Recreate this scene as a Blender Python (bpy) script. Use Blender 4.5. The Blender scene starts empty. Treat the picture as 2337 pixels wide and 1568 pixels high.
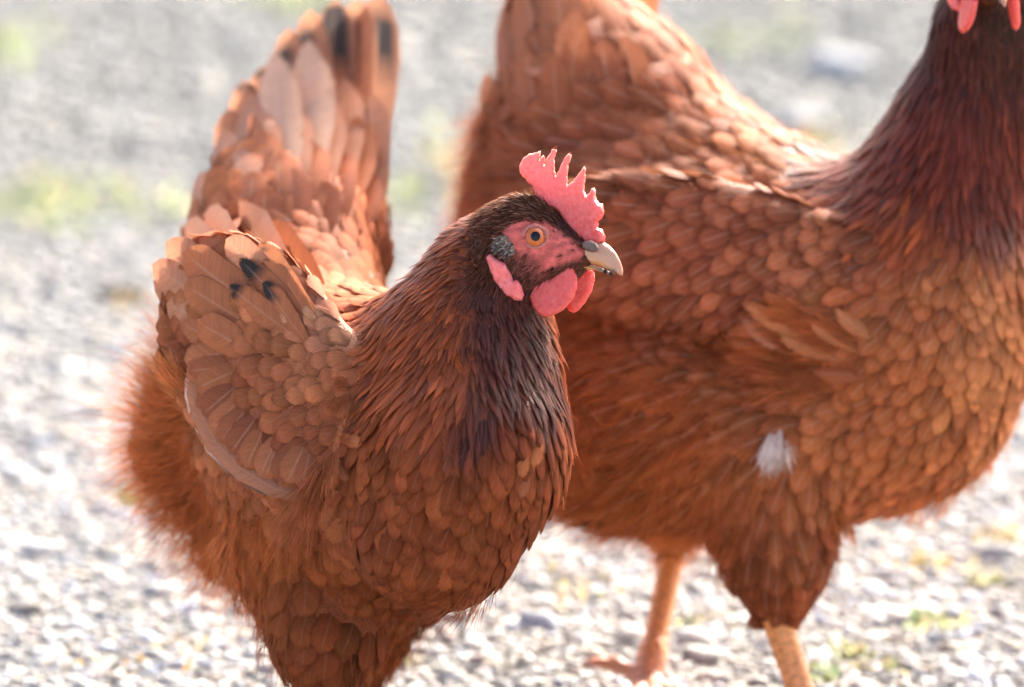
import bpy, math, random
import numpy as np
from mathutils import Vector, Matrix
from mathutils.geometry import delaunay_2d_cdt

SC = bpy.context.scene
COL = SC.collection
rng = np.random.default_rng(11)
random.seed(11)

# ------------------------------------------------------------------ camera
FOCUS = 4.2                        # metres from lens to the nearer hen's eye
FRAME_W = 0.53                     # metres of scene across the frame at that distance
PITCH = math.radians(16.0)
CAM_H = 1.430
SP = FRAME_W / 2336.0              # metres per display pixel at focus distance
CP, SN = math.cos(PITCH), math.sin(PITCH)
C0 = np.array([0.0, 0.0, CAM_H])
AX = np.array([1.0, 0.0, 0.0])
AF = np.array([0.0, CP, -SN])
AU = np.array([0.0, SN, CP])

def at(u, v, d):
    """World point seen at (u, v) of the photograph (2336 x 1568), d metres beyond the focus distance."""
    u, v, d = np.asarray(u, float), np.asarray(v, float), np.asarray(d, float)
    dep = FOCUS + d
    k = SP * dep / FOCUS
    return C0 + dep[..., None] * AF + ((u - 1168) * k)[..., None] * AX - ((v - 784) * k)[..., None] * AU

def pix(p):
    q = np.asarray(p) - C0
    dep = q @ AF
    k = SP * dep / FOCUS
    return np.stack([(q @ AX) / k + 1168, 784 - (q @ AU) / k, dep - FOCUS], -1)

def ground_d(u, v):
    """Where the line of sight through (u, v) meets the ground."""
    o, e = at(u, v, 0.0), at(u, v, 1.0)
    t = o[2] / (o[2] - e[2])
    return o + (e - o) * t

cam_d = bpy.data.cameras.new('camera')
cam = bpy.data.objects.new('camera', cam_d)
COL.objects.link(cam)
cam.location = C0
cam.rotation_euler = (math.pi / 2 - PITCH, 0, 0)
cam_d.sensor_width = 36.0
cam_d.lens = 36.0 * FOCUS / FRAME_W
cam_d.clip_start, cam_d.clip_end = 0.1, 400.0
cam_d.dof.use_dof = True
cam_d.dof.focus_distance = FOCUS - 0.005
cam_d.dof.aperture_fstop = cam_d.lens / 58.0
cam_d.dof.aperture_blades = 0
SC.camera = cam

# ------------------------------------------------------------------ light
SUN_EL, SUN_AZ = math.radians(30), math.radians(27)     # behind the hens, a little to the right
world = bpy.data.worlds.new('World')
SC.world = world
world.use_nodes = True
wn = world.node_tree
sky = wn.nodes.new('ShaderNodeTexSky')
sky.sky_type = 'NISHITA'
sky.sun_disc = False
sky.sun_elevation = SUN_EL
sky.sun_rotation = SUN_AZ
sky.air_density, sky.dust_density, sky.ozone_density = 0.6, 5.0, 0.6
bg = wn.nodes['Background']
bg.inputs['Strength'].default_value = 0.15
wn.links.new(sky.outputs[0], bg.inputs['Color'])
sun_d = bpy.data.lights.new('sun', 'SUN')
sun_d.energy = 2.95
sun_d.angle = math.radians(0.6)
sun_d.color = (1.0, 0.93, 0.84)
sun = bpy.data.objects.new('sun', sun_d)
COL.objects.link(sun)
sun_dir = Vector((math.sin(SUN_AZ) * math.cos(SUN_EL), math.cos(SUN_AZ) * math.cos(SUN_EL), math.sin(SUN_EL)))
sun.rotation_euler = sun_dir.to_track_quat('Z', 'Y').to_euler()
SC.view_settings.view_transform = 'Standard'
SC.view_settings.look = 'None'
SC.view_settings.gamma = 1.0
SC.view_settings.use_curve_mapping = False
SC.view_settings.exposure = 2.38
SC.render.engine = 'CYCLES'
SC.cycles.max_bounces = 10
SC.cycles.diffuse_bounces = 5
SC.cycles.transmission_bounces = 6
SC.cycles.transparent_max_bounces = 24
SC.cycles.sample_clamp_indirect = 8.0
SC.cycles.use_denoising = True
SC.cycles.caustics_reflective = False
SC.cycles.caustics_refractive = False
# ------------------------------------------------------------------ shapes as distance fields
def rc(a, b, k=30):                 # rounded cone between two balls (u, v, d, radius in picture units)
    A, B = at(*a[:3]), at(*b[:3])
    return ('rc', A, B, a[3] * SP * (FOCUS + a[2]) / FOCUS, b[3] * SP * (FOCUS + b[2]) / FOCUS, k * SP)

def el(c, semi, rot, k=30):         # ellipsoid, semi axes in picture units along the columns of rot
    s = SP * (FOCUS + c[2]) / FOCUS
    return ('el', at(*c), np.array(semi, float) * s, np.asarray(rot, float), k * SP)

def frame_of(fwd, up):
    f = np.array(fwd, float); f /= np.linalg.norm(f)
    u = np.array(up, float); u -= f * (u @ f); u /= np.linalg.norm(u)
    return np.stack([f, np.cross(u, f), u], 1)      # columns: forward, side (left), up

class Shape:
    def __init__(self, prims): self.prims = prims
    def one(self, pr, p):
        if pr[0] == 'rc':
            _, a, b, ra, rb, k = pr
            ba = b - a
            h = np.clip(((p - a) @ ba) / max(ba @ ba, 1e-9), 0, 1)
            return np.linalg.norm(p - a - h[..., None] * ba, axis=-1) - (ra + (rb - ra) * h)
        _, c, s, R, k = pr
        q = (p - c) @ R
        k0 = np.linalg.norm(q / s, axis=-1)
        k1 = np.linalg.norm(q / (s * s), axis=-1)
        return k0 * (k0 - 1.0) / np.maximum(k1, 1e-6)
    def __call__(self, p):
        r = None
        for pr in self.prims:
            d = self.one(pr, p)
            if r is None: r = d; continue
            k = pr[-1]
            h = np.maximum(k - np.abs(r - d), 0.0) / k
            r = np.minimum(r, d) - h * h * k * 0.25
        return r
    def grad(self, p, e=4e-4):
        g = np.stack([self(p + np.eye(3)[i] * e) - self(p - np.eye(3)[i] * e) for i in range(3)], -1)
        return g / np.maximum(np.linalg.norm(g, axis=-1, keepdims=True), 1e-9)
    def project(self, p, n=2):
        for _ in range(n):
            p = p - self.grad(p) * np.clip(self(p), -0.03, 0.03)[..., None]
        return p
    def bounds(self, pad=0.012):
        lo, hi = np.full(3, 1e9), np.full(3, -1e9)
        for pr in self.prims:
            if pr[0] == 'rc':
                for c, r in ((pr[1], pr[3]), (pr[2], pr[4])):
                    lo = np.minimum(lo, c - r); hi = np.maximum(hi, c + r)
            else:
                ext = np.sqrt(((pr[3] * pr[2]) ** 2).sum(1))
                lo = np.minimum(lo, pr[1] - ext); hi = np.maximum(hi, pr[1] + ext)
        return lo - pad, hi + pad
    def raycast(self, u, v, d0=-0.4, d1=0.9, steps=320):
        """First surface point seen at picture points (u, v)."""
        u, v = np.atleast_1d(u).astype(float), np.atleast_1d(v).astype(float)
        o = at(u, v, np.full_like(u, d0)); e = at(u, v, np.full_like(u, d1))
        dirv = (e - o); ln = np.linalg.norm(dirv, axis=-1, keepdims=True); dirv /= ln
        t = np.zeros(len(u))
        hit = np.zeros(len(u), bool)
        for _ in range(140):
            f = self(o + dirv * t[:, None])
            hit |= f < 3e-4
            t = t + np.where(hit, 0, np.maximum(f * 0.7, 2e-4))
        return o + dirv * np.minimum(t, ln[:, 0])[:, None], hit & (t < ln[:, 0])

def surface_nets(shape, h):
    """Polygon skin of a Shape on a grid of step h, sampled only near the surface."""
    lo, hi = shape.bounds()
    B = 8
    n = np.ceil((hi - lo) / (h * B)).astype(int) + 1
    N = n * B
    F = np.full(N, 1.0, np.float32)
    bi = np.stack(np.meshgrid(*[np.arange(x) for x in n], indexing='ij'), -1).reshape(-1, 3)
    cen = lo + (bi * B + (B - 1) / 2) * h
    fc = shape(cen)
    off = np.stack(np.meshgrid(*[np.arange(B)] * 3, indexing='ij'), -1).reshape(-1, 3)
    near = np.abs(fc) < h * B * 1.6
    for b, f in zip(bi[~near], fc[~near]):
        if f < 0: F[b[0]*B:b[0]*B+B, b[1]*B:b[1]*B+B, b[2]*B:b[2]*B+B] = -1.0
    nb = bi[near]
    for i in range(0, len(nb), 400):
        blk = nb[i:i+400]
        idx = (blk[:, None, :] * B + off[None]).reshape(-1, 3)
        F[idx[:, 0], idx[:, 1], idx[:, 2]] = shape(lo + idx * h)
    S = F < 0
    c = np.zeros(np.array(N) - 1, np.int8)
    for dx in (0, 1):
        for dy in (0, 1):
            for dz in (0, 1):
                c += S[dx:N[0]-1+dx, dy:N[1]-1+dy, dz:N[2]-1+dz]
    act = (c > 0) & (c < 8)
    ids = np.full(act.shape, -1, np.int64)
    cells = np.argwhere(act)
    ids[act] = np.arange(len(cells))
    V = lo + (cells + 0.5) * h
    V = shape.project(V, 3)
    faces = []
    for ax in range(3):
        a, b = [i for i in range(3) if i != ax]
        sl0 = [slice(1, N[i] - 1) for i in range(3)]; sl0[ax] = slice(0, N[ax] - 1)
        sl1 = list(sl0); sl1[ax] = slice(1, N[ax])
        s0, s1 = S[tuple(sl0)], S[tuple(sl1)]
        for flip in (False, True):
            w = np.argwhere((s0 & ~s1) if not flip else (~s0 & s1))
            base = w.copy(); base[:, a] += 1; base[:, b] += 1
            def cell(da, db):
                q = base.copy(); q[:, a] -= da; q[:, b] -= db
                return ids[q[:, 0], q[:, 1], q[:, 2]]
            quad = np.stack([cell(1, 1), cell(0, 1), cell(0, 0), cell(1, 0)], 1)
            if flip ^ (ax == 1): quad = quad[:, ::-1]
            faces.append(quad)
    Q = np.concatenate(faces)
    Q = Q[(Q >= 0).all(1)]
    return V, Q

# ------------------------------------------------------------------ mesh helpers
def make_mesh(name, V, Q, mat=None, col=None, uv=None, smooth=True):
    V = np.asarray(V, np.float32); Q = np.asarray(Q, np.int32)
    me = bpy.data.meshes.new(name)
    me.vertices.add(len(V)); me.vertices.foreach_set('co', V.ravel())
    k = Q.shape[1]
    me.loops.add(Q.size); me.loops.foreach_set('vertex_index', Q.ravel())
    me.polygons.add(len(Q)); me.polygons.foreach_set('loop_start', np.arange(0, Q.size, k, dtype=np.int32))
    me.update(calc_edges=True)
    if smooth: me.polygons.foreach_set('use_smooth', np.ones(len(Q), bool))
    if col is not None:
        a = me.attributes.new('tint', 'FLOAT_COLOR', 'POINT')
        c = np.ones((len(V), 4), np.float32); c[:, :col.shape[1]] = col
        a.data.foreach_set('color', c.ravel())
    if uv is not None:
        a = me.attributes.new('vane', 'FLOAT_VECTOR', 'POINT')
        a.data.foreach_set('vector', np.asarray(uv, np.float32).ravel())
    if mat: me.materials.append(mat)
    return me

def link(name, me, parent=None, loc=None):
    o = bpy.data.objects.new(name, me)
    COL.objects.link(o)
    if parent is not None: o.parent = parent
    if loc is not None: o.location = loc
    return o

def wloc(o):
    p = np.zeros(3)
    while o is not None:
        p += np.array(o.location); o = o.parent
    return p

def part(name, V, Q, mat, parent, **kw):
    """Mesh given in world coordinates, linked under parent with its origin at its own middle."""
    V = np.asarray(V, float)
    o0 = V.mean(0)
    me = make_mesh(name, V - o0, Q, mat, **kw)
    return link(name, me, parent, o0 - (wloc(parent) if parent is not None else 0))
# ------------------------------------------------------------------ materials
def node_mat(name):
    m = bpy.data.materials.new(name); m.use_nodes = True
    t = m.node_tree
    for n in list(t.nodes): t.nodes.remove(n)
    out = t.nodes.new('ShaderNodeOutputMaterial')
    def N(kind, **kw):
        n = t.nodes.new('ShaderNode' + kind)
        for k, v in kw.items():
            if k.startswith('i_'): n.inputs[k[2:].replace('_', ' ')].default_value = v
            else: setattr(n, k, v)
        return n
    def Lk(a, b): t.links.new(a, b)
    def M(op, a, b=None, c=None, clamp=False):
        n = t.nodes.new('ShaderNodeMath'); n.operation = op; n.use_clamp = clamp
        for i, x in enumerate((a, b, c)):
            if x is None: continue
            if isinstance(x, (int, float)): n.inputs[i].default_value = x
            else: Lk(x, n.inputs[i])
        return n.outputs[0]
    def mix(f, a, b, blend='MIX'):
        n = t.nodes.new('ShaderNodeMix'); n.data_type = 'RGBA'; n.blend_type = blend
        for s, x in ((n.inputs[0], f), (n.inputs[6], a), (n.inputs[7], b)):
            if isinstance(x, (int, float, tuple)): s.default_value = x
            else: Lk(x, s)
        return n.outputs[2]
    return m, out, N, Lk, M, mix

def ramp01(M, x, lo, hi):
    return M('MULTIPLY', M('SUBTRACT', x, lo), 1.0 / (hi - lo), clamp=True)

def feather_mat(name, rough, spec, transl, streak=0.5, shaft=0.55, gap_shade=.6):
    m, out, N, Lk, M, mix = node_mat(name)
    tint = N('Attribute', attribute_name='tint')
    vane = N('Attribute', attribute_name='vane')
    sp = N('SeparateXYZ'); Lk(vane.outputs['Vector'], sp.inputs[0])
    x, t, ln = sp.outputs
    ax = M('ABSOLUTE', x)
    q = M('SUBTRACT', M('MULTIPLY', t, ln), M('MULTIPLY', ax, 7.0))     # barbs run out and forward from the shaft
    info = N('ObjectInfo')
    geo = N('NewGeometry')
    seed = M('ADD', M('MULTIPLY', info.outputs['Random'], 37.0), M('MULTIPLY', geo.outputs['Random Per Island'], 91.0))
    cv = N('CombineXYZ'); Lk(q, cv.inputs[0]); Lk(M('MULTIPLY', x, 0.9), cv.inputs[1]); Lk(seed, cv.inputs[2])
    nz = N('TexNoise', i_Scale=2.2, i_Detail=2.0, i_Roughness=0.6); Lk(cv.outputs[0], nz.inputs['Vector'])
    nz2 = N('TexNoise', i_Scale=0.7, i_Detail=1.0); Lk(cv.outputs[0], nz2.inputs['Vector'])
    f = M('ADD', 1.0 - streak, M('MULTIPLY', M('ADD', nz.outputs[0], M('MULTIPLY', nz2.outputs[0], 1.0)), streak))
    hv = N('HueSaturation'); Lk(f, hv.inputs['Value']); Lk(tint.outputs['Color'], hv.inputs['Color'])
    rimd = M('MULTIPLY', ramp01(M, M('MAXIMUM', ax, M('MULTIPLY', M('SUBTRACT', t, .5), 2.05)), .72, .98), gap_shade)
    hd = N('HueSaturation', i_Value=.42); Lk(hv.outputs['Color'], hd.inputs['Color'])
    base = mix(rimd, hv.outputs['Color'], hd.outputs['Color'])      # dark border paints in the shade of the gaps between vanes
    line = M('MULTIPLY', M('SUBTRACT', 1.0, ramp01(M, ax, 0.02, 0.10)), M('SUBTRACT', 1.0, ramp01(M, t, 0.80, 0.97)))
    pale = mix(0.6, base, (0.62, 0.42, 0.30, 1))
    col = mix(M('MULTIPLY', line, shaft), base, pale)
    bp = N('Bump', i_Strength=0.35, i_Distance=0.0006); Lk(nz.outputs[0], bp.inputs['Height'])
    p = N('BsdfPrincipled', i_Roughness=rough)
    p.inputs['Specular IOR Level'].default_value = spec
    Lk(col, p.inputs['Base Color']); Lk(bp.outputs[0], p.inputs['Normal'])
    gm = N('Gamma', i_Gamma=0.78); Lk(col, gm.inputs['Color'])       # light through a single vane is paler than light off it
    tr = N('BsdfTranslucent'); Lk(gm.outputs[0], tr.inputs['Color'])
    ms = N('MixShader'); ms.inputs[0].default_value = transl
    Lk(p.outputs[0], ms.inputs[1]); Lk(tr.outputs[0], ms.inputs[2])
    tl = M('MAXIMUM', M('MULTIPLY', M('SUBTRACT', t, 0.50), 2.0), 0.0)
    edge = M('SQRT', M('ADD', M('MULTIPLY', ax, ax), M('MULTIPLY', tl, tl)))
    soft = tint.outputs['Alpha']
    nz3 = N('TexNoise', i_Scale=3.2, i_Detail=1.0); Lk(cv.outputs[0], nz3.inputs['Vector'])
    thr = M('SUBTRACT', 1.34, M('MULTIPLY', M('MULTIPLY', nz3.outputs[0], soft), 1.15))
    cut = M('GREATER_THAN', edge, thr)
    tp = N('BsdfTransparent')
    ma = N('MixShader'); Lk(cut, ma.inputs[0]); Lk(ms.outputs[0], ma.inputs[1]); Lk(tp.outputs[0], ma.inputs[2])
    Lk(ma.outputs[0], out.inputs['Surface'])
    return m

def skin_mat(name, rough=0.42, sss=0.0, bump=0.5, scale=420.0, spec=0.4, vary=0.3):
    """Skin, horn and scale: colour comes from the mesh's own tint."""
    m, out, N, Lk, M, mix = node_mat(name)
    tint = N('Attribute', attribute_name='tint')
    tc = N('NewGeometry')
    vo = N('TexVoronoi', i_Scale=scale); Lk(tc.outputs['Position'], vo.inputs['Vector'])
    nz = N('TexNoise', i_Scale=scale * 0.35, i_Detail=4.0); Lk(tc.outputs['Position'], nz.inputs['Vector'])
    hv = N('HueSaturation'); Lk(tint.outputs['Color'], hv.inputs['Color'])
    Lk(M('ADD', 1.0 - vary, M('MULTIPLY', nz.outputs[0], 2 * vary)), hv.inputs['Value'])
    bp = N('Bump', i_Strength=bump, i_Distance=0.0006)
    Lk(M('ADD', M('MULTIPLY', vo.outputs['Distance'], -1.0), M('MULTIPLY', nz.outputs[0], 0.8)), bp.inputs['Height'])
    p = N('BsdfPrincipled', i_Roughness=rough)
    p.inputs['Specular IOR Level'].default_value = spec
    if sss:
        p.inputs['Subsurface Weight'].default_value = sss
        p.inputs['Subsurface Radius'].default_value = (1.0, 0.3, 0.22)
        p.inputs['Subsurface Scale'].default_value = 0.004
    Lk(hv.outputs[0], p.inputs['Base Color']); Lk(bp.outputs[0], p.inputs['Normal'])
    Lk(p.outputs[0], out.inputs['Surface'])
    return m

def down_mat(name):
    m, out, N, Lk, M, mix = node_mat(name)
    tint = N('Attribute', attribute_name='tint')
    d = N('BsdfDiffuse'); Lk(tint.outputs['Color'], d.inputs['Color'])
    gm = N('Gamma', i_Gamma=.72); Lk(tint.outputs['Color'], gm.inputs['Color'])
    tr = N('BsdfTranslucent'); Lk(gm.outputs[0], tr.inputs['Color'])
    ms = N('MixShader'); ms.inputs[0].default_value = 0.5
    Lk(d.outputs[0], ms.inputs[1]); Lk(tr.outputs[0], ms.inputs[2])
    Lk(ms.outputs[0], out.inputs['Surface'])
    return m

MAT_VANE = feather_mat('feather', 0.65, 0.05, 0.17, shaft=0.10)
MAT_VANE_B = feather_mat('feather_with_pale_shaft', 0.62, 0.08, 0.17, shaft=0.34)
MAT_QUILL = feather_mat('quill_feather', 0.5, 0.12, 0.22, shaft=0.30, gap_shade=0.15)
MAT_TAIL = feather_mat('tail_quill', 0.5, 0.12, 0.42, shaft=0.30, gap_shade=0.0)
MAT_HACKLE = feather_mat('neck_feather', 0.42, 0.15, 0.20, streak=0.55, shaft=0.15, gap_shade=.3)
MAT_BODY = skin_mat('body_skin', 0.6, 0.0, 0.9, 1000.0, 0.15, .4)
MAT_FLESH = skin_mat('red_flesh', 0.42, 0.6, 0.5, 1300.0, 0.35, 0.16)
MAT_HORN = skin_mat('horn', 0.42, 0.15, 0.25, 250.0, 0.25, 0.35)
MAT_SCALE = skin_mat('leg_scale', 0.45, 0.15, 0.9, 330.0, 0.4, 0.3)
MAT_DOWN = down_mat('down')

def plain_mat(name, c, rough, coat=0.0):
    m = bpy.data.materials.new(name); m.use_nodes = True
    p = m.node_tree.nodes['Principled BSDF']
    p.inputs['Base Color'].default_value = (*c, 1); p.inputs['Roughness'].default_value = rough
    p.inputs['Coat Weight'].default_value = coat; p.inputs['Coat Roughness'].default_value = 0.02
    return m

# ------------------------------------------------------------------ the two hens' bodies
def horiz(yaw):                    # heading in the ground plane: 0 = to the right of the picture, 90 = to the camera
    y = math.radians(yaw)
    return np.array([math.cos(y), -math.sin(y), 0.0])

def unit(v):
    v = np.asarray(v, float)
    return v / np.maximum(np.linalg.norm(v, axis=-1, keepdims=True), 1e-9)

class Head:
    """Local frame of a head: x along the beak, y up, z to the hen's right side; unit is the picture unit of the nearer hen."""
    def __init__(self, o, fwd, up, s=1.0):
        self.o = np.array(o, float); self.f = unit(fwd)
        up = np.array(up, float); self.u = unit(up - self.f * (up @ self.f))
        self.r = np.cross(self.f, self.u)           # the hen's right
        self.s = s * SP
    def __call__(self, x, y, z=0.0):
        x, y, z = np.asarray(x, float), np.asarray(y, float), np.asarray(z, float)
        return self.o + (x[..., None] * self.f + y[..., None] * self.u + z[..., None] * self.r) * self.s
    def local(self, p):
        q = (np.asarray(p) - self.o) / self.s
        return np.stack([q @ self.f, q @ self.u, q @ self.r], -1)
    def rc(self, a, b, k):
        return ('rc', self(*a[:3]), self(*b[:3]), a[3] * self.s, b[3] * self.s, k * SP)
    def prims(self):
        return [self.rc((-8, -4, 0, 92), (62, -28, 0, 66), 60), self.rc((20, -60, 0, 62), (60, -62, 0, 40), 40),
                self.rc((60, -30, 0, 60), (112, -38, 0, 36), 40)]

YH = math.radians(15)
NEAR_HEAD = Head(at(1205, 548, 0.0), AX * math.cos(YH) - AF * math.sin(YH), AU)
FAR_HEAD = Head(at(2290, 12, .10) - horiz(80) * 218 * SP + np.array([0, 0, 80 * SP]), horiz(80), (0, 0, 1), 1.04)

NEAR_F = horiz(48)
Rn = frame_of(NEAR_F + np.array([0, 0, -0.05]), (0, 0, 1))
NEAR = Shape([
    el((825, 1010, .085), (485, 315, 345), Rn, 10),
    rc((1025, 1085, -.008, 220), (1000, 1195, -.004, 195), 110),
    rc((1080, 960, .01, 190), (1068, 780, .015, 172), 200),
    rc((1068, 780, .015, 172), (1112, 612, .01, 103), 120),
    rc((1110, 625, .01, 103), (1190, 550, .0, 88), 90),
    *NEAR_HEAD.prims(),
    rc((680, 720, .18, 205), (680, 560, .222, 165), 200),
    rc((700, 570, .228, 135), (720, 270, .282, 40), 90),
    rc((600, 570, .220, 120), (615, 310, .268, 34), 90),
    rc((800, 580, .235, 85), (838, 270, .290, 28), 80),
    rc((530, 560, .215, 95), (515, 380, .258, 30), 80),
    rc((530, 900, .20, 185), (470, 1010, .205, 150), 80),
    rc((470, 1010, .205, 145), (555, 1220, .175, 110), 80),
    rc((705, 1250, .105, 195), (745, 1450, .085, 122), 60),
    rc((745, 1450, .085, 116), (755, 1640, .085, 44), 60),
    rc((930, 1230, .10, 175), (850, 1430, .15, 80), 110),
    rc((850, 1430, .15, 78), (800, 1620, .165, 38), 60),
])
FAR_F = horiz(18)
Rf = frame_of(FAR_F, (0, 0, 1))
FAR = Shape([
    el((1760, 790, .27), (560, 345, 415), Rf, 10),
    rc((2070, 790, .22, 265), (2050, 885, .225, 235), 160),
    rc((2135, 560, .225, 230), (2222, 330, .225, 170), 220),
    rc((2222, 330, .225, 170), (2270, 60, .19, 110), 160),
    rc((2262, 60, .19, 122), (2285, -60, .16, 92), 80),
    *FAR_HEAD.prims(),
    rc((1420, 560, .29, 330), (1400, 250, .32, 205), 200),
    rc((1450, 310, .31, 175), (1740, 480, .28, 165), 160),
    rc((1350, 290, .31, 220), (1300, 40, .34, 135), 120),
    rc((1330, 850, .28, 310), (1450, 1000, .27, 210), 160),
    rc((1230, 600, .30, 190), (1250, 400, .31, 170), 120),
    el((1440, 960, .225), (300, 260, 260), Rf, 22),
    rc((1740, 1060, .215, 215), (1770, 1260, .205, 125), 120),
    rc((1770, 1260, .205, 125), (1783, 1395, .205, 42), 60),
    rc((1560, 1040, .33, 180), (1545, 1170, .33, 75), 120),
    rc((1545, 1170, .33, 75), (1530, 1262, .335, 32), 60),
])
def wing_frame(hf, right, lift, splay=0.0, tuck=.28):
    back = -hf * math.cos(math.radians(lift)) + right * splay + np.array([0, 0, math.sin(math.radians(lift))])
    side = right + np.array([0, 0, tuck])
    b = unit(back); n = unit(side - b * (side @ b))
    return np.stack([b, n, np.cross(b, n)], 1)          # along the wing, outward, across
NEAR_R = np.cross(NEAR_F, [0, 0, 1]); FAR_R = np.cross(FAR_F, [0, 0, 1])
def wing_prim(c, semi, R, k):
    return el(c, semi, R, k)
def mirrored(pr, mid, right, drop, shrink):
    """The same wing on the hen's other side, carried a little lower."""
    m = at(*mid)
    c2 = pr[1] - 2 * right * ((pr[1] - m) @ right) - np.array([0, 0, drop])
    return ('el', c2, pr[2] * shrink, pr[3] - 2 * np.outer(right, right @ pr[3]), pr[4])
NEAR_MID, FAR_MID = (825, 1010, .085), (1760, 790, .27)
Wn = wing_frame(NEAR_F, NEAR_R, 34, 0, .42)
Wf = wing_frame(FAR_F, FAR_R, 9, .30)
WN_P = el((612, 842, .038), (365, 74, 226), Wn, 46)
WF_P = el((1600, 590, .180), (425, 74, 184), Wf, 44)
WN_B = mirrored(WN_P, NEAR_MID, NEAR_R, .055, .8)
WF_B = mirrored(WF_P, FAR_MID, FAR_R, .05, .8)
NEAR.prims += [WN_P, WN_B]
FAR.prims += [WF_P, WF_B]
def core(pr, s=.86): return Shape([('el', pr[1] - pr[3][:, 1] * .004, pr[2] * s, pr[3], pr[4])])
# ------------------------------------------------------------------ plumage
PAL = dict(
    chest=(.235, .055, .017), chestd=(.160, .035, .012), breast=(.42, .118, .037), breastl=(.52, .170, .057),
    wing=(.44, .138, .055), wingl=(.52, .205, .105), wingd=(.29, .080, .033), back=(.34, .098, .040), backd=(.25, .068, .027),
    hack=(.340, .068, .015), hackm=(.165, .028, .011), hackd=(.080, .017, .010), black=(.040, .014, .010), fluff=(.41, .105, .027), fluffl=(.50, .155, .048),
    thigh=(.265, .064, .019), tail=(.40, .165, .088), taill=(.52, .29, .185), crown=(.105, .030, .013), gray=(.30, .22, .165),
    rump=(.39, .118, .044), cheek=(.130, .036, .022), wingf=(.31, .088, .037))
KINDS = {'b': 0, 'h': 1, 't': 2, 's': 3, 'n': 4, 'w': 5}
#        stations along the feather and half width at each, as a share of the whole
T_ST = np.array([0, .2, .42, .62, .78, .89, .965, 1.0])
PROF = np.array([[.34, .70, .94, 1.0, .97, .82, .52, .05],       # broad, rounded tip
                 [.60, .90, 1.0, .92, .72, .47, .22, .02],       # long and pointed
                 [.60, .90, 1.0, .90, .75, .52, .28, .05],
                 [.40, .75, .95, 1.0, .93, .76, .48, .08],
                 [.40, .75, .95, 1.0, .93, .76, .48, .08],
                 [.38, .72, .93, 1.0, .99, .87, .58, .06]])
X_ST = np.array([-1, -.55, 0, .55, 1.0])
KQ = np.array([[i * 5 + j, i * 5 + j + 1, (i + 1) * 5 + j + 1, (i + 1) * 5 + j] for i in range(7) for j in range(4)])

class FlowMap:
    """Plumage settings read off the photograph at scattered places on a hen and blended between them."""
    def __init__(self, shape, rows):
        r = np.array([[a[0], a[1]] for a in rows], float)
        p, hit = shape.raycast(r[:, 0], r[:, 1])
        p = shape.project(p, 4)
        ang = np.radians([a[2] for a in rows])
        d = np.cos(ang)[:, None] * AX + np.sin(ang)[:, None] * AU
        n = shape.grad(p)
        d = unit(d - n * (d * n).sum(1, keepdims=True))
        k = SP * (FOCUS + pix(p)[:, 2]) / FOCUS
        self.p, self.d = p, d
        self.num = np.array([[a[3], a[4], a[5], a[8], a[9]] for a in rows], float)
        self.num[:, [0, 1, 2, 4]] *= k[:, None]
        self.kind = np.array([KINDS[a[6]] for a in rows])
        self.col = np.array([PAL[a[7]] for a in rows])
    def add_back(self, shape, mid, right):
        """Repeat every setting on the hen's other side."""
        m = self.p - 2 * ((self.p - mid) @ right)[:, None] * right
        far_enough = np.linalg.norm(m - self.p, axis=1) > 0.02
        d2 = self.d - 2 * (self.d @ right)[:, None] * right
        self.p = np.concatenate([self.p, shape.project(m, 4)[far_enough]])
        self.d = np.concatenate([self.d, d2[far_enough]])
        for k in ('num', 'kind', 'col'):
            setattr(self, k, np.concatenate([getattr(self, k), getattr(self, k)[far_enough]]))
    def at(self, p, jit=0.004):
        out_d, out_n, out_k, out_c = [], [], [], []
        for i in range(0, len(p), 4000):
            q = p[i:i+4000]
            d2 = ((q[:, None] - self.p[None]) ** 2).sum(-1)
            w = 1.0 / (d2 + 0.00003) ** 2
            w /= w.sum(1, keepdims=True)
            out_d.append(w @ self.d); out_n.append(w @ self.num); out_c.append(w @ self.col)
            qj = q + rng.normal(0, jit, q.shape)
            out_k.append(self.kind[((qj[:, None] - self.p[None]) ** 2).sum(-1).argmin(1)])
        return np.concatenate(out_d), np.concatenate(out_n), np.concatenate(out_k), np.concatenate(out_c)

def scatter(V, Q, radius_fn, n_try, seed):
    """Blue-noise places on a quad mesh; radius_fn gives the wished spacing at each candidate."""
    g = np.random.default_rng(seed)
    a = V[Q]
    area = 0.5 * np.linalg.norm(np.cross(a[:, 2] - a[:, 0], a[:, 3] - a[:, 1]), axis=1)
    f = g.choice(len(Q), n_try, p=area / area.sum())
    s, t = g.random((2, n_try, 1))
    q = a[f]
    P = (q[:, 0] * (1 - s) + q[:, 1] * s) * (1 - t) + (q[:, 3] * (1 - s) + q[:, 2] * s) * t
    R, keep = radius_fn(P)
    P, R = P[keep], R[keep]
    cell = 0.012
    grid, out = {}, []
    key = np.floor(P / cell).astype(int)
    PL, RL = P.tolist(), R.tolist()
    for i, (kx, ky, kz) in enumerate(key.tolist()):
        x, y, z = PL[i]; r2 = RL[i] ** 2; ok = True
        m = int(RL[i] / cell) + 1
        for dx in range(-m, m + 1):
            for dy in range(-m, m + 1):
                for dz in range(-m, m + 1):
                    for j in grid.get((kx+dx, ky+dy, kz+dz), ()):
                        p = PL[j]
                        if (p[0]-x)**2 + (p[1]-y)**2 + (p[2]-z)**2 < r2: ok = False; break
                    if not ok: break
                if not ok: break
            if not ok: break
        if ok:
            grid.setdefault((kx, ky, kz), []).append(i); out.append(i)
    return P[out]

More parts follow.
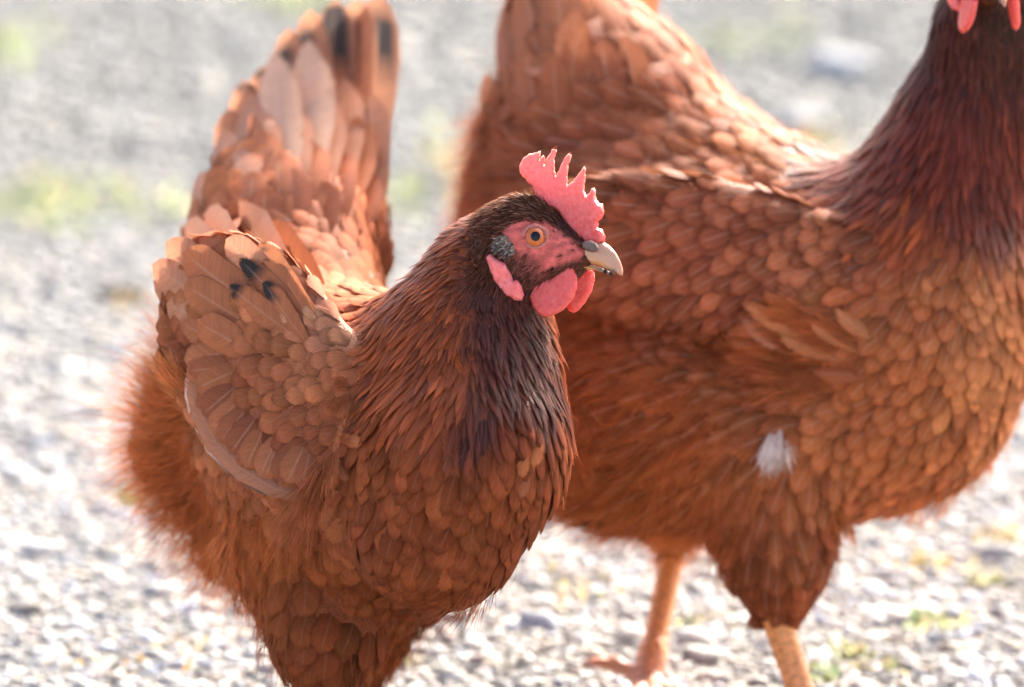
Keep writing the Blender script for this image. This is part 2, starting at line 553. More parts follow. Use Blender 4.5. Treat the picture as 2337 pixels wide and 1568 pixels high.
def grow(shape, root, d0, L, W, kind, flow, lift, col, soft, camber=.16, curl=None):
    """Feathers laid along a Shape, each bent to it: vertices (N, 40, 3), tint and vane attributes."""
    n = len(root)
    p = root.copy(); d = d0.copy()
    V = np.zeros((n, 8, 5, 3)); vane = np.zeros((n, 8, 5, 3))
    hj = rng.normal(0, .00022, n)
    for i, t in enumerate(T_ST):
        if i:
            step = L * (t - T_ST[i - 1])
            p = p + d * step[:, None]
            q = p - shape.grad(p) * np.clip(shape(p), -.02, .02)[:, None]
            n2 = shape.grad(q)
            d2 = unit(d - n2 * (d * n2).sum(1, keepdims=True))
            ok = ((d2 * d0).sum(1) > .80)[:, None] & (np.linalg.norm(q - p, axis=1) < .004)[:, None]   # a vane is stiff: past a sharp bend it runs straight on
            p = np.where(ok, q, p); nn = np.where(ok, n2, nn); d = np.where(ok, d2, d)
        else:
            nn = shape.grad(p)
        side = unit(np.cross(nn, d))
        h = -.0012 + hj + lift * t + (0 if curl is None else curl * max(0, t - .5) ** 2 * 4)
        w = W * .5 * PROF[kind, i] * (1 + rng.normal(0, .05, n))
        c = p + nn * h[:, None]
        for j, x in enumerate(X_ST):
            V[:, i, j] = c + side * (w * x)[:, None] - nn * (camber * w * x * x)[:, None]
            vane[:, i, j, 0] = x; vane[:, i, j, 1] = t; vane[:, i, j, 2] = L * 1000
    tint = np.ones((n, 8, 5, 4))
    shade = .42 + .64 * T_ST ** 1.2          # downy base is duller, and darkened further as shade where feathers overlap
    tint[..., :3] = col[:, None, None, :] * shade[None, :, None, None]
    tint[..., 3] = soft[:, None, None]
    return V.reshape(n, 40, 3), vane.reshape(n, 40, 3), tint.reshape(n, 40, 4)

def vary(col, n, amt=.16, pale=.05):
    c = col * np.exp(rng.normal(0, 1, (n, 1)) * amt)
    c = c * (1 + rng.normal(0, .022, (n, 3)))
    m = rng.random(n) < pale
    c[m] = c[m] * np.array([1.22, 1.30, 1.32])
    return np.clip(c, .004, .8)

def seen_score(tip, mid, nrm, size, hiders):
    """How large each piece shows in the photograph: its size turned to the lens, nought where out of frame or hidden."""
    to = unit(C0 - mid)
    q = pix(mid)
    s = size * np.clip((nrm * to).sum(1), 0.05, 1)
    s[(q[:, 0] < -20) | (q[:, 0] > 2356) | (q[:, 1] < -20) | (q[:, 1] > 1588)] = 0
    for sh, t0 in hiders:
        for t in np.linspace(t0, .45, 24):
            s[sh(mid + to * t) < 0] = 0
    return s

def plant(hen, name, V, vane, tint, mat, score, most=300, rest='small_feathers', parent=None):
    """The feathers that show largest become parts of their own; the others are joined into one."""
    par = parent or hen
    order = np.argsort(-score)
    pick = order[:most][score[order[:most]] > 0]
    base = wloc(par)
    for i in pick:
        o0 = V[i, 2]
        me = make_mesh(name, V[i] - o0, KQ, mat, col=tint[i], uv=vane[i])
        link(name, me, par, o0 - base)
    left = np.setdiff1d(np.arange(len(V)), pick)
    if len(left):
        Q = (KQ[None] + (np.arange(len(left)) * 40)[:, None, None]).reshape(-1, 4)
        o = part(rest, V[left].reshape(-1, 3), Q, mat, par, col=tint[left].reshape(-1, 4), uv=vane[left].reshape(-1, 3))
        o['kind'] = 'stuff'
    return len(pick), len(left)

def plume(path, W, nrm, col, soft=.15, prof=0, camber=.2, mark=None, twist=0.0):
    """One large feather along a path of world points; nrm is the way its face looks."""
    path = np.asarray(path, float)
    seg = np.r_[0, np.cumsum(np.linalg.norm(np.diff(path, axis=0), axis=1))]
    L = seg[-1]
    V = np.zeros((8, 5, 3)); vane = np.zeros((8, 5, 3)); tint = np.ones((8, 5, 4))
    P = np.stack([np.interp(T_ST * L, seg, path[:, k]) for k in range(3)], 1)
    D = unit(np.gradient(P, T_ST, axis=0))
    for i, t in enumerate(T_ST):
        nn = unit(nrm - D[i] * (nrm @ D[i]))
        side = np.cross(nn, D[i])
        a = twist * t
        side = side * math.cos(a) + nn * math.sin(a)
        nn = np.cross(D[i], side)
        w = W * .5 * PROF[prof, i] * rng.normal(1, .03)
        for j, x in enumerate(X_ST):
            V[i, j] = P[i] + side * w * x - nn * camber * w * x * x
            vane[i, j] = (x, t, L * 1000)
            c = np.array(col) * (.8 + .22 * t)
            if mark is not None: c = mark(x, t, c)
            tint[i, j, :3] = c
    tint[..., 3] = soft
    return V.reshape(40, 3), vane.reshape(40, 3), tint.reshape(40, 4)

def down(hen, name, roots, dirs, lens, cols, curl=.25, rad=.00011, clump=.5, parent=None):
    """Soft strands as one hair-curves part."""
    n, K = len(roots), 6
    hc = bpy.data.hair_curves.new(name)
    hc.add_curves([K] * n)
    tt = np.linspace(0, 1, K)
    wob = rng.normal(0, 1, (n, 3))
    # strands gather into locks: nearby roots share a bend
    cell = np.floor(roots / .007).astype(int)
    hsh = (cell * np.array([73856093, 19349663, 83492791])).sum(1) % 4093
    tab = rng.normal(0, 1, (4093, 3))
    wob = wob * (1 - clump) + tab[hsh] * clump
    P = roots[:, None] + dirs[:, None] * (lens[:, None] * tt)[..., None] \
        + wob[:, None] * (lens[:, None] * curl * tt ** 2)[..., None] \
        - np.array([0, 0, 1.0]) * (lens[:, None] * .10 * tt ** 2)[..., None]
    par = parent or hen
    o = link(name, hc, par)
    base = wloc(par)
    hc.attributes['position'].data.foreach_set('vector', (P - base).astype(np.float32).ravel())
    r = hc.attributes.get('radius') or hc.attributes.new('radius', 'FLOAT', 'POINT')
    r.data.foreach_set('value', np.tile(rad * (1.05 - tt * .85), n).astype(np.float32))
    a = hc.attributes.new('tint', 'FLOAT_COLOR', 'POINT')
    lk = np.exp(tab[hsh, 0] * .20)[:, None]
    c = np.ones((n, K, 4), np.float32); c[..., :3] = (cols * lk)[:, None] * (.82 + .6 * tt)[None, :, None]  # strand tips painted paler to add a backlit rim glow
    a.data.foreach_set('color', c.ravel())
    hc.materials.append(MAT_DOWN)
    o['kind'] = 'stuff'
    return o

def lay(shape, u0, v0, u1, v1, off0, off1, bow=0.0, n=9):
    """A path over a Shape from one place of the photograph to another, standing off it; past its edge it runs straight on."""
    t = np.linspace(0, 1, n)
    du, dv = u1 - u0, v1 - v0
    ln = math.hypot(du, dv)
    u = u0 + du * t - dv / ln * bow * 4 * t * (1 - t); v = v0 + dv * t + du / ln * bow * 4 * t * (1 - t)
    p, hit = shape.raycast(u, v)
    d = pix(p)[:, 2]
    k = np.flatnonzero(hit)
    if len(k) < n:
        last = k[-1] if len(k) else 0
        a = max(0, last - 3)
        slope = np.clip((d[last] - d[a]) / max(1, last - a), 0, .012)
        for i in range(last + 1, n): d[i] = d[last] + slope * (i - last)
    d = np.convolve(np.r_[d[0], d, d[-1]], [.25, .5, .25], 'valid')
    d = d - (off0 + (off1 - off0) * t)
    return at(u, v, d)

def put_plume(hen, name, path, W, nrm, col, **kw):
    v, va, ti = plume(path, W * SP, nrm, PAL[col] if isinstance(col, str) else col, **kw)
    o0 = v[2]
    return link(name, make_mesh(name, v - o0, KQ, MAT_QUILL, col=ti, uv=va), hen, o0 - wloc(hen))

def tuft(hen, name, shape, places, n, colr, seed=0):
    """Soft barbs of loosened feathers: places are (u0, v0, u1, v1, spread, lift)."""
    g = np.random.default_rng(seed)
    R, D, Ln = [], [], []
    for u0, v0, u1, v1, w, lf in places:
        t = g.random(n)
        du, dv = u1 - u0, v1 - v0
        ln = math.hypot(du, dv)
        s = g.normal(0, w * .3, n)
        u = u0 + du * t * .62 - dv / ln * s; v = v0 + dv * t * .62 + du / ln * s
        p, hit = shape.raycast(u, v)
        nn = shape.grad(p)
        sp = np.sign(s) * np.minimum(np.abs(s) / w, 1) * .7
        d = (AX * (du / ln) - AU * (dv / ln)) + (AX * (-dv / ln) - AU * (du / ln)) * sp[:, None]
        d = unit(d - nn * (d * nn).sum(1, keepdims=True) + nn * lf + g.normal(0, .07, p.shape))
        R.append(p + nn * (.003 + .006 * t[:, None])); D.append(d); Ln.append(np.full(n, ln * SP) * g.uniform(.3, .55, n))
    R, D, Ln = map(np.concatenate, (R, D, Ln))
    return down(hen, name, R, D, Ln, vary(np.array(colr)[None] * np.ones((len(R), 1)), len(R), .2, 0), curl=.12, rad=.00013, clump=.3)
# ------------------------------------------------------------------ heads: comb, wattles, beak, eyes
def zx(pts):                       # outline points read off an enlargement of the nearer hen's head -> head frame
    p = np.array(pts, float)
    return np.stack([(1034.2 + p[:, 0] * .3104 - 1205) / math.cos(YH), -(304.2 + p[:, 1] * .3104 - 548)], 1)

def in_poly(p, poly):
    x, y = p[:, 0], p[:, 1]
    c = np.zeros(len(p), bool)
    j = len(poly) - 1
    for i in range(len(poly)):
        xi, yi = poly[i]; xj, yj = poly[j]
        c ^= ((yi > y) != (yj > y)) & (x < (xj - xi) * (y - yi) / (yj - yi + 1e-12) + xi)
        j = i
    return c

def edge_dist(p, poly):
    a = poly; b = np.roll(poly, -1, 0)
    ab = b - a
    h = np.clip(((p[:, None] - a) * ab).sum(-1) / np.maximum((ab ** 2).sum(-1), 1e-9), 0, 1)
    return np.linalg.norm(p[:, None] - a - h[..., None] * ab, axis=-1).min(1)

def pillow(hen, name, head, poly, thick, mat, colf, z0=0.0, rim=None, step=7.0, ragged=0.0, lean=0.0, wave=0.0, dx=0.0):
    """A fleshy or horny piece with the given side outline, swelling to thick (half thickness) away from its rim."""
    poly = np.asarray(poly, float) + [dx, 0]
    dense = []
    for a, b in zip(poly, np.roll(poly, -1, 0)):
        m = max(1, int(np.linalg.norm(b - a) / (step * .7)))
        for i in range(m): dense.append(a + (b - a) * i / m)
    dense = np.array(dense)
    if ragged: dense = dense + rng.normal(0, ragged, dense.shape)
    lo, hi = dense.min(0), dense.max(0)
    gx, gy = np.meshgrid(np.arange(lo[0], hi[0], step), np.arange(lo[1], hi[1], step))
    g = np.stack([gx.ravel() + (np.arange(gx.size) // gx.shape[1] % 2) * step / 2, gy.ravel()], 1)
    g = g[in_poly(g, dense)]
    g = g[edge_dist(g, dense) > step * .45]
    pts = np.concatenate([dense, g])
    nb = len(dense)
    r = delaunay_2d_cdt([Vector(q) for q in pts], [], [list(range(nb))], 1, 1e-4)
    P = np.array([list(q) for q in r[0]]); F = np.array([f for f in r[2] if len(f) == 3])
    dist = edge_dist(P, dense)
    T = thick(P) if callable(thick) else np.full(len(P), float(thick))
    rim = rim or T.max() * 1.3
    s = np.clip(dist / rim, 0, 1)
    h = T * np.sqrt(np.clip(1 - (1 - s) ** 2, 0, 1))
    h[dist < 1e-3] = 0
    zc = z0 + lean * (P[:, 1] - P[:, 1].max()) + wave * np.sin(P[:, 0] / 13.0) * np.sin(P[:, 1] / 17.0)
    A = head(P[:, 0], P[:, 1], zc + h)
    Bm = head(P[:, 0], P[:, 1], zc - h)
    c = colf(P)
    onrim = dist < 1e-3
    idx = np.arange(len(P)); back = idx + len(P)
    back[onrim] = idx[onrim]
    a, b, cc = F.T
    e1, e2 = P[b] - P[a], P[cc] - P[a]
    ccw = (e1[:, 0] * e2[:, 1] - e1[:, 1] * e2[:, 0]) > 0
    F = np.where(ccw[:, None], F, F[:, ::-1])
    FF = np.concatenate([F, back[F][:, ::-1]])
    return part(name, np.concatenate([A, Bm]), FF, mat, hen, col=np.concatenate([c, c]))

Z_COMB = [(585,395),(562,372),(540,350),(505,320),(490,285),(487,235),(500,205),(530,172),(560,150),(600,140),(625,132),(643,140),(640,165),(630,202),(645,175),(660,158),(672,170),(670,210),(668,240),(680,212),(695,175),(720,130),(745,100),(765,90),(768,110),(755,150),(742,195),(745,250),(752,322),(775,270),(800,220),(830,165),(855,137),(870,145),(862,180),(845,240),(838,310),(840,380),(880,350),(920,310),(945,265),(960,252),(970,265),(968,310),(962,370),(965,440),(976,462),(1000,440),(1015,415),(1030,403),(1043,420),(1045,460),(1055,495),(1075,520),(1095,525),(1105,560),(1105,600),(1090,630),(1068,640),(1060,670),(1065,700),(1090,710),(1103,730),(1113,760),(1112,805),(1060,830),(1000,815),(950,820),(900,830),(860,760),(830,700),(800,640),(760,580),(700,550),(630,530),(600,450)]
Z_UPPER = [(1100,798),(1150,832),(1195,882),(1225,942),(1245,1008),(1243,1048),(1222,1046),(1200,1036),(1165,1022),(1125,1000),(1060,972),(1000,958),(940,945),(880,950),(800,960),(735,978),(760,945),(820,915),(880,880),(930,830),(1000,800)]
Z_LOWER = [(735,982),(800,966),(880,956),(940,952),(1000,965),(1060,980),(1125,1008),(1165,1030),(1190,1048),(1150,1046),(1100,1026),(1030,1008),(960,1006),(890,1016),(820,1010)]
Z_WATTLE = [(850,950),(890,1010),(915,1065),(918,1140),(885,1230),(825,1300),(755,1340),(695,1355),(640,1332),(590,1272),(562,1205),(556,1140),(580,1092),(640,1050),(700,1010),(760,972),(810,950)]
Z_WATTLE_B = [(850,960),(1000,985),(1030,1005),(1033,1080),(1015,1150),(960,1240),(905,1305),(865,1322),(830,1305),(800,1240),(780,1150),(800,1040)]
Z_LOBE = [(250,905),(290,890),(330,925),(390,960),(425,1035),(440,1090),(470,1070),(500,1130),(510,1190),(490,1235),(440,1230),(380,1200),(330,1150),(300,1100),(288,1040),(262,960)]
Z_NOSTRIL = [(938,815),(965,795),(1010,790),(1050,810),(1070,845),(1060,872),(1020,880),(975,862),(945,840)]

def disc_cap(name, c, nrm, r_out, r_sph, mat, parent, lift=0.0, rings=5, seg=28):
    """The part of a ball of radius r_sph round c within r_out of the axis nrm."""
    nrm = unit(nrm); a = unit(np.cross(nrm, [0.1, 0.3, 1.0])); b = np.cross(nrm, a)
    V = [c + nrm * (r_sph + lift)]; F = []
    for i in range(1, rings + 1):
        r = r_out * i / rings
        h = math.sqrt(max(r_sph ** 2 - r * r, 0)) + lift
        for k in range(seg):
            t = 2 * math.pi * k / seg
            V.append(c + nrm * h + (a * math.cos(t) + b * math.sin(t)) * r)
    for k in range(seg): F.append((0, 1 + k, 1 + (k + 1) % seg, 1 + (k + 1) % seg))
    tri = [(0, 1 + k, 1 + (k + 1) % seg) for k in range(seg)]
    quad = [(1 + (i - 1) * seg + k, 1 + i * seg + k, 1 + i * seg + (k + 1) % seg, 1 + (i - 1) * seg + (k + 1) % seg) for i in range(1, rings) for k in range(seg)]
    tri += [t for q in quad for t in ((q[0], q[1], q[2]), (q[0], q[2], q[3]))]
    return part(name, np.array(V), np.array(tri), mat, parent)

MAT_EYE = plain_mat('eye_dark', (.02, .012, .01), .25, .1)
MAT_PUPIL = plain_mat('pupil', (.003, .003, .004), .2, .05)
MAT_PUPIL.node_tree.nodes['Principled BSDF'].inputs['Specular IOR Level'].default_value = .25
def iris_mat():
    m, out, N, Lk, M, mix = node_mat('iris')
    tc = N('TexCoord'); nz = N('TexNoise', i_Scale=900.0, i_Detail=3.0); Lk(tc.outputs['Object'], nz.inputs['Vector'])
    p = N('BsdfPrincipled', i_Roughness=.3)
    p.inputs['Coat Weight'].default_value = .12; p.inputs['Coat Roughness'].default_value = .05
    Lk(mix(nz.outputs[0], (.42, .075, .006, 1), (.56, .125, .012, 1)), p.inputs['Base Color'])
    Lk(p.outputs[0], out.inputs['Surface']); return m
MAT_IRIS = iris_mat()

def head_parts(hen, head, shape):
    red = np.array([.70, .105, .085]); pink = np.array([.84, .235, .185])
    def comb_c(P):
        f = np.clip((P[:, 1] - 30) / 150, 0, 1)[:, None]
        return red * (1 - f) + pink * f + rng.normal(0, .02, (len(P), 1))
    pillow(hen, 'comb', head, zx(Z_COMB), lambda P: 5.5 + 9 * np.clip((140 - P[:, 1]) / 110, 0, 1), MAT_FLESH, comb_c, rim=13, step=6, ragged=.9, wave=1.6)
    def wat_c(P): return red * 1.0 + rng.normal(0, .015, (len(P), 1))
    for sgn, zz in ((1, Z_WATTLE), (-1, Z_WATTLE_B)):
        pillow(hen, 'wattle', head, zx(zz), 9.0, MAT_FLESH, wat_c, z0=sgn * 38, dx=sgn * 10, rim=16, step=7, ragged=.6, lean=-sgn * .18, wave=1.5)
    for sgn in (1, -1):
        base = shape.project(head(*np.array([[-26.0, -88.0, sgn * 90.0]]).T), 5)[0]
        z0 = head.local(base)[2]
        pillow(hen, 'earlobe', head, zx(Z_LOBE), 13.0, MAT_FLESH, lambda P: pink * np.array([.92, .72, .82]) + rng.normal(0, .03, (len(P), 1)), z0=z0 + sgn * 20, dx=27, rim=12, step=6, lean=sgn * .28, wave=3.5)
    horn, orange, slate = np.array([.50, .27, .165]), np.array([.60, .25, .06]), np.array([.16, .13, .115])
    def up_c(P):
        x = np.clip((P[:, 0] - 80) / 140, 0, 1)[:, None]
        low = (np.clip((-(P[:, 1]) - 46) / 14, 0, 1) * np.clip((192 - P[:, 0]) / 24, 0, 1))[:, None]
        c = horn * (1 - low) + orange * low
        sp_ = ((P[:, 0] - 190) ** 2 / 500 + (P[:, 1] + 75) ** 2 / 60 < 1)[:, None]
        return np.where(sp_, slate, c)
    beak = pillow(hen, 'upper_beak', head, zx(Z_UPPER), lambda P: np.interp(P[:, 0], [40, 90, 150, 200, 222], [54, 42, 28, 13, 4]), MAT_HORN, up_c, rim=34, step=6)
    def lo_c(P):
        x = np.clip((P[:, 0] - 140) / 40, 0, 1)[:, None]
        return orange * (1 - x) + slate * x
    pillow(hen, 'lower_beak', head, zx(Z_LOWER), lambda P: np.interp(P[:, 0], [40, 90, 150, 200, 222], [46, 36, 22, 9, 3]), MAT_HORN, lo_c, rim=12, step=6)
    for sgn in (1, -1):
        pillow(beak, 'nostril', head, zx(Z_NOSTRIL), 5.0, MAT_HORN, lambda P: np.array([.34, .21, .155]) * np.ones((len(P), 1)) * np.interp(P[:, 1], [-10, 4], [.45, 1.05])[:, None], z0=sgn * 31, dx=8, rim=9, step=5)
    for sgn in (1, -1):
        q = head(np.array([40.0]), np.array([6.5]), np.array([sgn * 120.0]))
        for _ in range(8): q = q - head.r * sgn * np.maximum(shape(q), 0)[:, None] * .9
        c0 = q[0]; n = unit(shape.grad(q)[0] * .75 + head.r * sgn * .5 + head.f * .10)
        R = 27.5 * head.s
        c = c0 - n * R * .62
        eye = disc_cap('eye', c, n, R * .995, R, MAT_EYE, hen, rings=8)
        disc_cap('iris', c, n, R * .84, R, MAT_IRIS, eye, lift=.00012)
        disc_cap('pupil', c, n, R * .40, R, MAT_PUPIL, eye, lift=.00026)
        # eyelids: a fleshy rim round the eye
        a = unit(np.cross(n, head.u)); b = np.cross(a, n)
        V, F, seg, tub = [], [], 44, 8
        for k in range(seg):
            t = 2 * math.pi * k / seg
            e = a * math.cos(t) * 1.08 + b * math.sin(t) * .95
            ctr = c + n * R * .50 + e * R * .93
            rr = R * (.16 + .03 * math.sin(5 * t) + (.05 if math.sin(t) > 0 else 0))
            for j in range(tub):
                s = 2 * math.pi * j / tub
                V.append(ctr + unit(e) * rr * math.cos(s) + n * rr * math.sin(s))
        for k in range(seg):
            for j in range(tub):
                F.append((k * tub + j, ((k + 1) % seg) * tub + j, ((k + 1) % seg) * tub + (j + 1) % tub, k * tub + (j + 1) % tub))
        V = np.array(V)
        part('eyelid', V, np.array(F), MAT_FLESH, hen, col=np.tile(np.array([.42, .135, .105]), (len(V), 1)) * rng.normal(1, .08, (len(V), 1)))

POLY_FACE = zx([(385,720),(470,645),(560,632),(660,645),(740,685),(800,745),(870,800),(940,870),(900,935),(800,965),(720,1000),(640,1020),(600,1010),(640,960),(590,915),(520,895),(455,860),(405,800)]) + [20, 0]
def skin_weight(head, p):
    """How bare the skin of the face is at p: round the eye and along the gape."""
    q = head.local(p)
    xy = q[:, :2]
    d = edge_dist(xy, POLY_FACE) * np.where(in_poly(xy, POLY_FACE), -1, 1) + 3
    d = np.where((np.abs(q[:, 2]) > 12) & (np.abs(q[:, 2]) < 140), d, 30)
    return np.clip(.5 - d / 9, 0, 1)
# ------------------------------------------------------------------ plumage settings read off the photograph
#  (u, v, lie in degrees, length, width, spacing, kind, colour, share of down, length of down)
NEAR_ROWS = [
 # breast
 (1000,1100,-112,150,52,36,'b','chest',0.00,40), (1150,1100,-100,145,48,34,'b','chest',0.00,40), (1250,1050,-86,130,36,28,'b','chest',0.00,30),
 (1270,900,-84,120,28,23,'b','chestd',0.00,30), (1200,1230,-112,145,50,36,'b','chest',0.00,40), (1050,1280,-118,150,53,37,'b','chest',0.00,40),
 (900,1230,-118,150,55,37,'b','chest',0.00,40), (880,1090,-112,145,53,37,'b','chest',0.00,40), (820,1000,-118,130,52,37,'b','thigh',0.04,60),
 (1000,1370,-122,140,52,37,'b','thigh',0.05,50), (1100,1340,-116,140,48,35,'b','thigh',0.04,50), (1170,990,-94,135,38,29,'b','chest',0.00,40),
 (960,1000,-108,140,46,32,'b','chest',0.00,40), (830,1180,-112,150,55,38,'b','chest',0.02,50),
 # hackle
 (1100,900,-99,165,22,18,'h','hackd',0,0), (1000,900,-112,165,22,17,'h','hack',0,0), (920,850,-126,155,21,16,'h','hack',0,0),
 (880,760,-138,140,19,15,'h','hack',0,0), (960,720,-130,120,16,13,'h','hack',0,0), (1040,720,-112,120,16,13,'h','hack',0,0),
 (1120,740,-98,120,16,13,'h','hackd',0,0), (1190,760,-90,110,15,13,'h','hackd',0,0), (1245,800,-84,110,15,13,'h','hackd',0,0),
 (1000,620,-132,95,13,11,'h','hack',0,0), (1060,600,-126,80,11,9,'h','hack',0,0), (1100,660,-104,80,11,10,'h','hackd',0,0),
 (1060,540,-142,66,10,8,'h','hack',0,0), (1180,700,-92,60,10,8,'h','hackd',0,0), (1230,720,-84,60,10,8,'h','hackd',0,0),
 (1150,860,-95,150,22,18,'h','hackd',0,0), (1230,880,-86,130,21,18,'h','hackd',0,0), (1050,820,-108,150,19,15,'h','hack',0,0),
 # head
 (1120,500,-152,40,9,7.5,'t','crown',0,0), (1180,465,-168,34,8,6.5,'t','crown',0,0), (1180,500,-165,30,7,6,'t','crown',0,0),
 (1240,480,-190,28,7,5.5,'t','black',0,0), (1275,510,-235,24,6,5,'t','black',0,0), (1120,570,-125,46,10,8,'t','crown',0,0),
 (1170,600,-110,34,8,7,'t','cheek',0,0), (1240,600,-160,24,5,7,'t','cheek',0,0), (1215,640,-120,30,7,6,'t','black',0,0),
 (1130,640,-104,50,11,9,'t','hackd',0,0), (1170,560,-140,26,7,6,'t','cheek',0,0),
 # back and rump
 (880,650,128,120,48,34,'b','wingl',0.02,40), (830,680,150,110,48,34,'b','wing',0.00,40), (870,600,112,120,52,40,'b','back',0.06,50), (780,560,112,130,58,44,'b','back',0.10,60),
 (700,500,106,140,64,48,'b','backd',0.14,60), (620,450,108,150,70,50,'b','back',0.10,60), (560,430,112,150,74,52,'b','rump',0.06,60),
 (720,420,100,150,78,54,'b','backd',0.12,60), (800,420,92,150,70,50,'b','back',0.08,50), (650,340,100,170,88,58,'b','tail',0.02,40), (740,330,94,180,92,60,'b','tail',0.02,40), (560,360,106,160,80,54,'b','tail',0.02,40), (700,230,96,190,96,64,'b','taill',0.00,40), (620,250,104,180,90,60,'b','taill',0.00,40),
 (840,360,88,170,72,50,'b','tail',0.02,40), (820,230,86,190,84,58,'b','tail',0.00,40), (850,520,100,120,50,38,'b','back',0.08,50), (540,470,112,140,70,48,'b','rump',0.04,60), (480,420,112,140,64,46,'b','rump',0.04,60),
 # behind and below the wing
 (430,950,180,150,60,46,'s','fluff',1,170), (400,1050,196,150,60,46,'s','fluff',1,170), (430,1130,212,150,60,46,'s','fluff',1,150),
 (500,1200,232,150,60,46,'s','fluff',.9,130), (560,1180,240,140,60,46,'s','fluff',.6,110), (640,1220,245,140,60,44,'s','fluff',.4,100), (400,880,150,150,60,46,'s','fluff',1,170),
 (560,1330,256,150,60,44,'s','fluff',.45,100), (700,1280,-112,140,62,44,'b','thigh',0.08,80), (760,1380,-104,140,60,44,'b','thigh',0.05,70),
 (640,1420,-100,140,60,44,'b','thigh',0.14,90), (740,1480,-98,130,58,42,'b','thigh',0.12,80), (680,1540,-96,110,54,40,'s','thigh',.5,80),
 (850,1400,-104,130,56,42,'b','thigh',0.08,70), (900,1450,-110,120,52,42,'s','fluff',.5,80), (820,1520,-104,110,52,40,'s','thigh',.5,80)]
NEAR_WING_ROWS = [
 (800, 760, 174, 84, 40, 29, 'w','wingl',0.02,30), (740, 715, 164, 90, 42, 30, 'w','wingl',0.02,30), (700, 790, 172, 95, 46, 32, 'w','wing',0.00,30), (640, 740, 164, 100, 50, 35, 'w','wing',0.00,30),
 (600, 650, 146, 105, 54, 38, 'w','wing',0.00,30), (540, 620, 146, 110, 58, 41, 'w','wing',0.00,30), (480, 700, 164, 110, 58, 41, 'w','wing',0.00,30), (560, 760, 172, 100, 52, 37, 'w','wing',0.00,30),
 (480, 800, 186, 105, 52, 38, 'w','wingd',0.02,40), (620, 860, 188, 95, 48, 34, 'w','back',0.00,30), (720, 880, 190, 92, 45, 32, 'w','wing',0.00,30), (790, 850, 184, 84, 40, 29, 'w','wing',0.02,30),
 (520, 880, 206, 105, 52, 38, 'w','back',0.04,40), (600, 950, 222, 100, 50, 36, 'w','wingd',0.00,30), (700, 970, 212, 92, 46, 33, 'w','wingd',0.00,30), (560, 1000, 236, 100, 50, 36, 'w','back',0.00,30),
 (640, 1060, 240, 100, 48, 35, 'w','back',0.00,30), (720, 1060, 230, 95, 46, 34, 'w','wingd',0.04,40), (470, 930, 224, 100, 50, 37, 'w','wing',0.00,30), (760, 960, 210, 88, 42, 31, 'w','wingd',0.04,40)]
